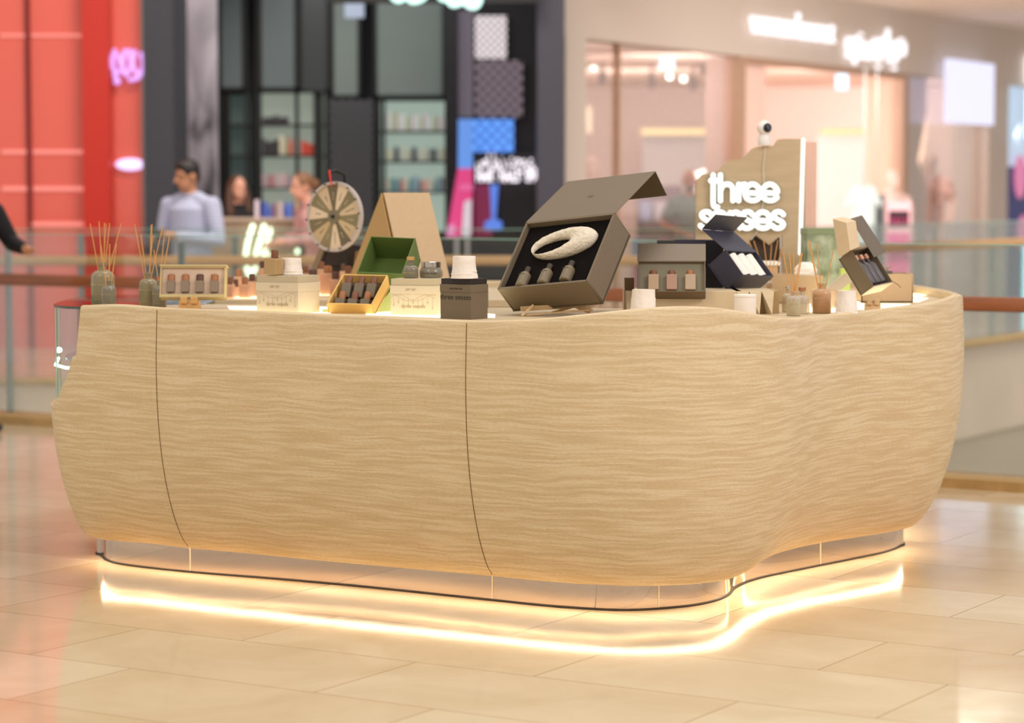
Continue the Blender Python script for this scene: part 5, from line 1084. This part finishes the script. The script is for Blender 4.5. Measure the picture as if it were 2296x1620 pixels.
MB().box(-.16, -.02, -.25, .3, .62, .80).build('shelf_support', mat('pale_veneer_support', (216, 190, 146), .5), vt)
t = thing('white_carton', 'small white carton on the shelf inside the glass showcase', 'box', (-1.80, 10.35, .811), (0, 0, .15)); MB().box(-.035, .07, 0, .08, 0, .068).build('carton_body', CREAM, t, bevel=.002)
# ================================================================ people, mannequins, shop goods
SKIN = mat('skin', (196, 138, 104), 0.5, nv=.05, ns=8); SKIN2 = mat('warm_skin', (188, 116, 84), 0.5); SKINP = mat('pink_skin', (220, 160, 136), 0.5)
HAIR = mat('black_hair', (34, 26, 24), 0.5, nv=.2, ns=60); HAIRB = mat('brown_hair', (92, 58, 40), 0.5, nv=.3, ns=60, stretch=(6, 6, 1)); HAIRL = mat('light_brown_hair', (134, 92, 62), 0.5, nv=.2)
def rem(o, vs, sm=6):
    r = o.modifiers.new('remesh', 'REMESH'); r.mode = 'VOXEL'; r.voxel_size = vs; r.use_smooth_shade = True
    s = o.modifiers.new('smooth', 'SMOOTH'); s.factor = .5; s.iterations = sm
    return o
def person(label, loc, rz, joints=None, skin=SKIN, hair='short', hairm=HAIR, top=None, bottom=None, shoes=None, head_yaw=0, head_tilt=0, lean=0, beard=False, height=1.74, build=1.0, sleeve=1.0, bald=False, cat='person', name='person', sit=False, voxel=.008, fingers=True):
    """standing figure, facing -Y before rz. joints override elbow/wrist targets (local metres)"""
    J = dict(le=(-.27, .02, 1.13), lw=(-.24, -.08, .88), re=(.27, .02, 1.13), rw=(.24, -.08, .88)); J.update(joints or {})
    k = height/1.74; t = thing(name, label, cat, loc, (0, 0, rz)); t.scale = (k, k, k)
    V3 = Vector; b = build
    nk = V3((0, -lean*.35, 1.49)); hd = V3((0, -.02-lean*.5, 1.625-.02*abs(head_tilt)))
    HM = Matrix.Translation(hd) @ Matrix.Rotation(head_yaw, 4, 'Z') @ Matrix.Rotation(head_tilt, 4, 'X')
    mb = MB()
    mb.ell((0, .01, .02), (.078, .098, .108), M=HM).ell((0, -.035, -.05), (.058, .062, .07), M=HM).ell((0, -.06, -.095), (.03, .028, .022), M=HM)      # skull, jaw, chin
    mb.tube([(0, -.085, .03), (0, -.105, -.005), (0, -.117, -.02)], [.009, .012, .016], 10, HM).ell((0, -.088, -.062), (.028, .012, .008), M=HM).ell((0, -.086, -.074), (.024, .012, .008), M=HM)   # nose, lips
    for s in (-1, 1): mb.ell((s*.08, .01, -.005), (.012, .022, .034), M=HM); mb.ell((s*.032, -.074, .037), (.026, .012, .009), M=HM)
    mb.tube([nk+V3((0, .02, -.05)), hd+V3((0, .02, -.08))], [.062, .055], 14)
    sh = [V3((s*.185*b, .0-lean*.25, 1.385)) for s in (-1, 1)]
    # trunk, limbs
    mb.tube([(0, 0, .92), (0, -.005, 1.05), (0, -.01-lean*.1, 1.2), (0, -lean*.22, 1.36), (0, -lean*.3, 1.44)], [.15*b, .135*b, .15*b, .16*b, .09], 18, flat=.72)
    def hand(w, e, sd):
        w, e = V3(w), V3(e); d = (w-e).normalized(); side = V3((1, 0, 0)); side = (side-d*side.dot(d)); side = side.normalized() if side.length > .2 else V3((0, 1, 0)); side *= -sd; nrm = d.cross(side).normalized()
        mb.tube([w-d*.01, w+d*.04, w+d*.085], [.027, .036, .034], 10, flat=.55)
        for i, (o_, l_) in enumerate(((-.028, .062), (-.0095, .072), (.0095, .068), (.027, .052))):
            p = w+d*.085-side*o_*-1; q1 = p+d*l_*.5+nrm*.006; mb.tube([p-d*.02, p+d*.01, q1, q1+d*l_*.3+nrm*.022], [.009, .009, .0085, .007], 7)
        p = w+d*.02+side*.026; mb.tube([p, p+side*.025+d*.03, p+side*.024+d*.06], [.012, .011, .009], 7)
    for i, (e, w_) in enumerate(((J['le'], J['lw']), (J['re'], J['rw']))):
        e, w_ = V3(e), V3(w_); mb.tube([sh[i], sh[i].lerp(e, .5), e, e.lerp(w_, .35), w_], [.056*b, .05*b, .041, .038, .026], 12)
        if fingers: hand(w_, e, 1 if i == 0 else -1)
    for s in (-1, 1):
        if not sit: mb.tube([(s*.09, .01, .92), (s*.1, 0, .7), (s*.1, -.005, .48), (s*.105, .02, .3), (s*.11, .02, .08)], [.088*b, .078*b, .056, .052, .036], 12); mb.tube([(s*.11, .03, .04), (s*.12, -.12, .03)], [.036, .03], 10)
        else: mb.tube([(s*.09, .01, .92), (s*.1, -.2, .93), (s*.1, -.42, .9), (s*.1, -.42, .6), (s*.1, -.4, .48)], [.088*b, .078*b, .056, .052, .036], 12)
    body = rem(mb.build('body', skin, t, fix=False), voxel)
    eyes = MB()
    for s in (-1, 1): eyes.ell((s*.031, -.077, .022), (.013, .008, .006), M=HM)
    eyes.build('eyes', mat('dark_eye', (40, 30, 28), .3), t)
    if hair == 'short':
        h = MB().ell((0, .022, .042), (.089, .1, .098), M=HM).ell((0, -.045, .1), (.06, .045, .03), M=HM).ell((0, .06, -.01), (.07, .05, .07), M=HM); rem(h.build('hair', hairm, t, fix=False), voxel)
    elif hair == 'long':
        h = MB().ell((0, .03, .04), (.094, .1, .1), M=HM).tube([(-.075, .02, .02), (-.095, .0, -.1), (-.1, -.03, -.24), (-.09, -.05, -.36)], [.04, .045, .05, .03], 10, HM).tube([(.075, .02, .02), (.095, .0, -.1), (.1, -.03, -.24), (.1, -.05, -.38)], [.04, .045, .05, .03], 10, HM).ell((0, .07, -.12), (.09, .05, .18), M=HM); rem(h.build('hair', hairm, t, fix=False), voxel)
    elif hair == 'bun':
        h = MB().ell((0, .025, .035), (.09, .1, .1), M=HM).ell((0, .12, .0), (.05, .06, .05), M=HM); rem(h.build('hair', hairm, t, fix=False), voxel)
    elif hair == 'stubble':
        h = MB().ell((0, .03, .012), (.0805, .085, .085), M=HM); h.build('cropped_hair', hairm, t)
    if beard:
        h = MB().ell((0, -.042, -.075), (.058, .062, .042), M=HM); rem(h.build('beard', hairm, t, fix=False), voxel)
    if top:
        c = MB(); c.tube([(0, 0, .86), (0, -.005, 1.05), (0, -.01-lean*.1, 1.2), (0, -lean*.22, 1.36), (0, -lean*.3, 1.455)], [.165*b, .155*b, .168*b, .172*b, .085], 20, flat=.76, cap=False)
        for i, (e, w_) in enumerate(((J['le'], J['lw']), (J['re'], J['rw']))):
            e, w_ = V3(e), V3(w_)
            c.tube([sh[i], sh[i].lerp(e, .5), e], [.073*b, .064*b, .053], 12) if sleeve >= .5 else c.tube([sh[i], sh[i].lerp(e, .6)], [.073*b, .068*b], 12)
            if sleeve >= 1: c.tube([e, e.lerp(w_, .4), e.lerp(w_, .93)], [.053, .05, .04], 12)
        c.tube([sh[0]+V3((.01, 0, -.012)), V3((-.07, -lean*.3, 1.445)), V3((.07, -lean*.3, 1.445)), sh[1]+V3((-.01, 0, -.012))], [.062*b, .058, .058, .062*b], 12)
        rem(c.build('shirt', top, t, fix=False), voxel)
        if sleeve >= 1: MB().tube([(.065*math.cos(a), .0-lean*.35+.06*math.sin(a), 1.475+.012*math.sin(a)) for a in [2*PI*q/16 for q in range(17)]], .014, 8, cap=False).build('collar', top, t)
    if bottom:
        c = MB(); c.tube([(0, .01, .98), (0, .01, .88)], [.16*b, .16*b], 16, flat=.76)
        for s in (-1, 1):
            if not sit: c.tube([(s*.085, .01, .9), (s*.1, 0, .7), (s*.1, 0, .48), (s*.108, .02, .1)], [.1*b, .09*b, .07, .06], 12, cap=False)
            else: c.tube([(s*.09, .01, .92), (s*.1, -.2, .93), (s*.1, -.42, .9), (s*.1, -.42, .55)], [.1*b, .09*b, .07, .06], 12)
        rem(c.build('trousers', bottom, t, fix=False), .012)
    if shoes and not sit:
        for s in (-1, 1): MB().ell((s*.115, -.05, .035), (.048, .14, .04)).build('shoe', shoes, t)
    return t
def stripe_mat():
    m = bpy.data.materials.new('striped_pale_blue_shirt'); m.use_nodes = True; nt = m.node_tree; b = nt.nodes['Principled BSDF']; b.inputs['Roughness'].default_value = .8
    tc = nt.nodes.new('ShaderNodeTexCoord'); wv = nt.nodes.new('ShaderNodeTexWave'); wv.bands_direction = 'Z'; wv.inputs['Scale'].default_value = 16; wv.inputs['Distortion'].default_value = .6
    cr = nt.nodes.new('ShaderNodeValToRGB'); cr.color_ramp.elements[0].color = C(138, 140, 168); cr.color_ramp.elements[0].position = .25; cr.color_ramp.elements[1].color = C(206, 208, 232); cr.color_ramp.elements[1].position = .6
    nt.links.new(tc.outputs['Object'], wv.inputs[0]); nt.links.new(wv.outputs['Fac'], cr.inputs[0]); nt.links.new(cr.outputs[0], b.inputs['Base Color']); return m
GREYSHOE = mat('dark_shoe', (40, 36, 34), .5)
yM = 20.0
p1 = person('person in pale striped shirt looking down left at a phone held in front', ((432-PW/2)*yM/FPX, yM, 0), math.radians(-28), dict(le=(-.28, -.03, 1.12), lw=(-.14, -.28, 1.12), re=(.30, -.05, 1.10), rw=(.06, -.31, 1.14)), skin=SKIN, top=stripe_mat(), bottom=mat('pale_blue_trousers', (168, 184, 196), .8), shoes=GREYSHOE, head_yaw=math.radians(-28), head_tilt=math.radians(14), lean=.08, height=1.77, build=1.1)
Mp = p1.matrix_basis if False else (Matrix.Translation(p1.location) @ Matrix.Rotation(math.radians(-28), 4, 'Z'))
t = thing('phone', 'black phone held by the person in the striped shirt', 'phone', M=Mp @ Matrix.Translation((-.045, -.39, 1.165)) @ Euler((math.radians(-50), 0, .3)).to_matrix().to_4x4()); MB().box(-.037, .037, -.004, .004, -.075, .075).build('phone_body', mat('black_phone', (30, 34, 32), .3), t, bevel=.003)
MB().tube([(.036*math.cos(a), .03*math.sin(a), 0) for a in [2*PI*q/16 for q in range(17)]], .006, 6, cap=False).build('wristwatch', mat('steel_watch', (170, 170, 160), .3, .8), p1, M=Matrix.Translation((.075, -.285, 1.13)) @ Matrix.Rotation(PI/2, 4, 'Y'))
person('person with long dark hair in black behind the reception desk', (XD(537)*1.05, 23.0, 0), math.radians(20), dict(le=(-.26, -.02, 1.15), lw=(-.2, -.26, 1.24), re=(.26, -.02, 1.15), rw=(.16, -.27, 1.27)), skin=SKINP, hair='long', hairm=HAIRB, top=mat('black_top', (24, 22, 24), .8), bottom=mat('black_trousers', (24, 22, 26), .8), head_yaw=math.radians(12), height=1.66, voxel=.01)
person('person in white and red top bending toward the reception desk, seen past the wheel', (XD(722)*1.0, 21.7, 0), math.radians(-62), dict(le=(-.26, -.1, 1.16), lw=(-.2, -.36, 1.1), re=(.26, -.1, 1.16), rw=(.16, -.4, 1.12)), skin=SKINP, hair='bun', hairm=HAIRL, top=mat('white_red_top', (226, 168, 166), .8, nv=.35, ns=9), bottom=mat('grey_trousers', (110, 108, 108), .8), shoes=GREYSHOE, head_tilt=math.radians(12), lean=.3, height=1.68, voxel=.01)
person('bearded person in grey short-sleeved shirt with hands clasped, in the pink shop', (XK(1546, 27.0), 27.0, 0), math.radians(8), dict(le=(-.3, .02, 1.14), lw=(-.08, -.2, 1.05), re=(.3, .02, 1.14), rw=(.1, -.22, 1.03)), skin=SKIN2, hair='stubble', hairm=mat('dark_stubble', (92, 58, 46), .8), beard=True, top=mat('grey_green_shirt', (126, 130, 118), .8, nv=.1), bottom=mat('grey_jeans', (120, 124, 116), .8), shoes=GREYSHOE, sleeve=.3, height=1.76, voxel=.01)
person('person in black leaning on the near handrail at the left picture edge', ((-72-PW/2)*15.2/FPX, 15.2, 0), math.radians(40), dict(le=(-.28, .02, 1.16), lw=(-.2, -.24, 1.1), re=(.29, -.04, 1.19), rw=(.25, -.27, 1.16)), skin=SKIN, top=mat('black_jacket', (18, 16, 20), .8), bottom=mat('black_trousers', (24, 22, 26)), shoes=GREYSHOE, height=1.74)
# mannequins
MQ = mat('pale_mannequin', (238, 206, 194), .4)
def mannequin(label, px, y, height, dress, z=0, rz=0, base=True):
    t = person(label, (XK(px, y), y, z), rz, skin=MQ, hair=None, top=dress, bottom=None, height=height, cat='mannequin', name='mannequin', sleeve=.3, voxel=.014, fingers=False); return t
mannequin('pale mannequin with white top beside the ring lamp, highest head', 1603, 29.5, 1.95, mat('white_dress', (250, 236, 228), .7), z=.15)
mannequin('mannequin in golden yellow garment next to the white pillar', 1325, 28.6, 1.85, mat('golden_dress', (226, 188, 110), .7, nv=.2), z=.1)
mannequin('shorter pale mannequin in cream right of the ring lamp', 1643, 30.0, 1.85, mat('cream_dress', (255, 240, 226), .7), z=.1, rz=.4)
mannequin('pink mannequin in floral dress in the right hand window', 2085, 32.8, 1.95, mat('floral_dress', (232, 190, 180), .7, nv=.45, ns=14), z=.1, rz=-.4)
mannequin('pink mannequin in pale nightwear just right of the doorway', 1998, 30.1, 1.8, mat('pale_pink_dress', (240, 206, 196), .7), rz=.4)
# clothes rail
t = thing('clothes_rail', 'low clothes rail with wooden top in the pink shop doorway', 'clothes rail', (XK(1880, 31), 31, 0))
MB().box(-.45, .5, 0, .35, 1.0, 1.06).build('wooden_top', PALEOAK, t); MB().tube([(-.45, .1, .96), (.5, .1, .96)], .012, 8).build('rail', STEEL, t)
for x in (-.43, .48): MB().tube([(x, .1, 0), (x, .1, 1.0)], .015, 8).build('upright', STEEL, t)
def garment(mb_, w, h, M=None):
    mb_.prism([(-w*.5, 0), (-w*.5, h*.8), (-w*.75, h*.72), (-w*.8, h*.8), (-w*.45, h), (-w*.15, h*1.02), (0, h*.97), (w*.15, h*1.02), (w*.45, h), (w*.8, h*.8), (w*.75, h*.72), (w*.5, h*.8), (w*.5, 0)], -.03, .03, 'y', M); return mb_
cols = [((150, 152, 160), 'grey'), ((88, 92, 96), 'charcoal'), ((190, 184, 190), 'pale grey'), ((110, 112, 112), 'dark grey'), ((226, 214, 216), 'off-white')]
for i in range(7):
    o = garment(MB(), .26, .72).build('garment', mat('cloth_'+cols[i % 5][1].replace(' ', '_').replace('-', '_'), cols[i % 5][0], .8)); o.location = (XK(1880, 31)-.38+i*.09, 31.1, .24); o.rotation_euler = (0, 0, 1.2)
    tag(o, cols[i % 5][1]+' garment hanging on the low clothes rail, '+['first', 'second', 'third', 'fourth', 'fifth', 'sixth', 'seventh'][i]+' from the left', 'clothes', 'clothes on the low rail')
t = thing('hanging_shirt', 'long bright white-blue shirt hanging in the shop doorway', 'clothes', (XK(1935, 29.5), 29.5, .62)); garment(MB(), .27, .98).build('shirt_body', mat('bright_white_blue_cloth', (226, 244, 246), .7), t, bevel=.01); MB().tube([(0, 0, .94), (0, 0, 1.1), (0, 0, 2.4)], .006, 6).build('hanger_cord', STEEL, t)
t = thing('hanging_trousers', 'dark grey trousers hanging beside the bright white shirt', 'clothes', (XK(1962, 29.7), 29.7, .1)); MB().prism([(-.11, 0), (-.1, 1.4), (.1, 1.4), (.13, 0), (.02, 0), (0, .9), (-.02, 0)], -.03, .03, 'y').build('trouser_body', mat('slate_cloth', (96, 104, 108), .8), t); MB().tube([(0, 0, 1.4), (0, 0, 2.9)], .006, 6).build('hanger_cord', STEEL, t)
# low tables with goods, left part of pink shop
t = thing('display_table', 'pink display table with folded goods left of the bearded person', 'table', (XK(1462, 26.5), 26.5, 0)); MB().box(-.2, .22, 0, .4, 0, .72).build('table_body', mat('pink_lacquer', (222, 130, 164), .4), t, bevel=.01); MB().box(-.22, .24, -.02, .42, .72, .75).build('table_top', mat('pale_pink_top', (236, 180, 196), .4), t)
t = thing('display_shelf', 'dark shelf with coloured packs above the pink display table', 'shelf', (XK(1474, 27.9), 27.9, 0)); MB().box(-.22, .3, 0, .3, 1.12, 1.2).build('upper_board', mat('mauve_brown_board', (120, 90, 92), .6), t)
MB().box(-.22, .3, .28, .3, .0, 1.6).build('back_board', mat('mauve_back', (170, 140, 150), .6), t)
for i, (c, nm) in enumerate([((110, 150, 200), 'blue'), ((70, 60, 66), 'black'), ((180, 70, 100), 'magenta')]):
    o = MB().box(-.05, .05, 0, .1, 0, .26).build('goods_pack', mat('pack_'+nm, c, .6), bevel=.005); o.location = (XK(1462, 26.5)-.15+.15*i, 26.65, .75); tag(o, nm+' pack standing on the pink display table', 'pack')
for i, (c, nm) in enumerate([((196, 200, 236), 'lilac-blue'), ((236, 226, 232), 'white'), ((206, 190, 220), 'pale violet')]):
    o = MB().box(-.07, .07, 0, .12, 0, .22).build('goods_pack', mat('pack_'+nm.replace('-', '_').replace(' ', '_'), c, .6), bevel=.005); o.location = (XK(1474, 27.9)-.13+.17*i, 27.95, 1.2); tag(o, nm+' pack on the dark shelf above the pink table', 'pack')
# pink poster stand
t = thing('poster_stand', 'pink poster stand with black heading reading SALE and 50 in front of the shop', 'poster stand', (XK(2014, 26.3), 26.3, 0), (0, 0, .15))
MB().box(-.145, .145, 0, .04, .35, 1.42).build('board', mat('pale_pink_board', (240, 190, 196), .5), t, bevel=.01); MB().box(-.115, .115, -.005, 0, 1.14, 1.32).build('black_heading', mat('black_print', (60, 24, 40), .5), t); MB().box(-.125, .125, -.005, 0, .62, 1.08).build('pink_field', mat('hot_pink_print', (222, 96, 150), .5), t)
text('SALE', .11, mat('magenta_print', (196, 50, 110), .5), t, (0, -.01, 1.2), ext=.002); text('50%', .16, mat('black_print', (60, 24, 40)), t, (0, -.01, .82), ext=.002, name='numerals'); MB().box(-.02, .02, .01, .03, 0, .36).build('stand_post', STEEL, t); MB().box(-.15, .15, -.12, .16, 0, .02).build('stand_foot', STEEL, t)
# pink and blue banner by the dark shop
t = thing('banner', 'pink and blue lit banner leaning beside the mesh wall of the dark shop', 'banner', (XB(1030), 25.9, 0)); s9 = 25.9/27
def bp(px, py): return ((px-PW/2)*25.9/FPX-XB(1030), CAMZ+(HZ-py)*25.9/FPX)
MB().prism([bp(1027, 378), bp(1060, 378), bp(1058, 528), bp(1000, 532)], 0, .03, 'y').build('pink_field', emis('hot_pink_field', (226, 66, 132), .75), t, smooth=False)
MB().prism([bp(1028, 268), bp(1061, 268), bp(1060, 378), bp(1027, 378)], 0, .03, 'y').build('blue_field', emis('sky_blue_field', (104, 156, 240), .75), t, smooth=False)
MB().prism([bp(1041, 452), bp(1057, 446), bp(1056, 528), bp(1035, 530)], -.004, 0, 'y').build('white_print', emis('pale_print', (220, 214, 222), .7), t, smooth=False)
MB().prism([bp(1004, 506), bp(1020, 500), bp(1020, 528), bp(1001, 530)], -.004, 0, 'y').build('pale_pink_print', emis('pink_print', (240, 150, 200), .7), t, smooth=False)
text('salon', .12, emis('pink_print', (240, 150, 200), .7), t, (bp(1047, 0)[0], -.01, bp(0, 418)[1]), (PI/2, 0, 0), ext=.002, sx=.6)
for px in (1024, 1048): MB().box(bp(px, 0)[0]-.02, bp(px, 0)[0]+.02, .0, .04, 0, bp(0, 529)[1]).build('banner_leg', mat('pale_leg', (186, 180, 184), .4), t)
# goods on the desk and shelves
def goods(px0, px1, pyb, hpx, y, palette, where, kinds, grp, seed):
    random.seed(seed); x = px0; i = 0
    while x < px1-3:
        wpx = random.uniform(7, 13); rgb, nm = palette[i % len(palette)]; hh = hpx*random.uniform(.72, 1.0); c = x+wpx/2; wd = S(wpx*.86, y)
        p = Vector(((c-PW/2)*y/FPX, y, CAMZ+(HZ-pyb)*y/FPX)); kd = kinds[i % len(kinds)]
        if kd == 'box': o = MB().box(-wd/2, wd/2, 0, .09, 0, S(hh, y)).build('goods_box', mat('pack_'+nm.replace(' ', '_').replace('-', '_'), rgb, .5), bevel=.003)
        else:
            r = wd/2*.9; H_ = S(hh, y); o = MB().lathe([(0.001, 0), (r, 0), (r, H_*.7), (r*.5, H_*.78), (r*.5, H_), (0.001, H_)], 14).build('goods_bottle', mat('pack_'+nm.replace(' ', '_').replace('-', '_'), rgb, .4)); p.y += .05
        o.location = p; tag(o, f'{nm} {kd} on {where}, {ORD[i]} from left', kd, grp); x += wpx; i += 1
ORD = ['first', 'second', 'third', 'fourth', 'fifth', 'sixth', 'seventh', 'eighth', 'ninth', 'tenth', 'eleventh', 'twelfth', 'thirteenth', 'fourteenth', 'fifteenth', 'sixteenth']
K = lambda *a: a
yg = 27.03
goods(590, 625, 348, 38, yg, [((34, 32, 34), 'black'), ((60, 58, 60), 'charcoal')], 'second shelf of the left unit', ['box'], 'goods on the left unit second shelf, dark end', 1)
goods(626, 672, 348, 44, yg, [((236, 226, 196), 'cream'), ((190, 196, 160), 'pale green'), ((232, 100, 72), 'orange'), ((224, 206, 196), 'pale grey')], 'second shelf of the left unit, bright end', ['box', 'box', 'bottle'], 'goods on the left unit second shelf, bright end', 2)
goods(676, 712, 348, 32, yg, [((226, 84, 66), 'red-orange')], 'second shelf of the left unit, red end', ['box'], 'goods on the left unit second shelf, red end', 8)
goods(586, 682, 420, 38, yg, [((222, 186, 192), 'pale pink'), ((196, 170, 180), 'mauve'), ((196, 128, 128), 'rose'), ((216, 180, 184), 'soft pink'), ((232, 212, 212), 'whitish')], 'third shelf of the left unit', ['bottle', 'bottle', 'box'], 'goods on the left unit third shelf', 3)
goods(684, 712, 420, 30, yg, [((70, 78, 74), 'dark green'), ((60, 62, 60), 'black-green')], 'third shelf of the left unit, dark end', ['bottle'], 'goods on the left unit third shelf, dark end', 9)
goods(590, 650, 279, 20, yg, [((44, 44, 46), 'black'), ((66, 66, 68), 'dark grey')], 'top shelf of the left unit', ['box'], 'goods on the left unit top shelf', 4)
goods(858, 1000, 294, 42, yg, [((236, 240, 232), 'white'), ((226, 236, 224), 'off-white'), ((190, 214, 190), 'pale green')], 'top shelf of the mint unit', ['box'], 'goods on the mint unit top shelf', 5)
goods(856, 1000, 361, 34, yg, [((190, 206, 200), 'grey-green'), ((222, 222, 190), 'pale yellow'), ((206, 212, 196), 'pale sage'), ((60, 66, 64), 'black')], 'second shelf of the mint unit', ['bottle', 'box'], 'goods on the mint unit second shelf', 6)
goods(856, 1000, 429, 36, yg, [((236, 170, 150), 'coral'), ((226, 224, 206), 'ivory'), ((60, 140, 136), 'teal'), ((150, 180, 200), 'blue-grey'), ((120, 120, 130), 'grey')], 'third shelf of the mint unit', ['bottle', 'box', 'box'], 'goods on the mint unit third shelf', 7)
goods(572, 580, 488, 46, 22.2, [((236, 220, 232), 'tall white')], 'reception desk', ['box'], None, 11)
goods(588, 672, 488, 40, 22.2, [((70, 90, 190), 'deep blue'), ((90, 130, 220), 'bright blue'), ((130, 90, 150), 'violet'), ((190, 160, 120), 'tan'), ((200, 180, 190), 'pale mauve')], 'reception desk', ['box', 'bottle'], 'goods on the reception desk', 12)
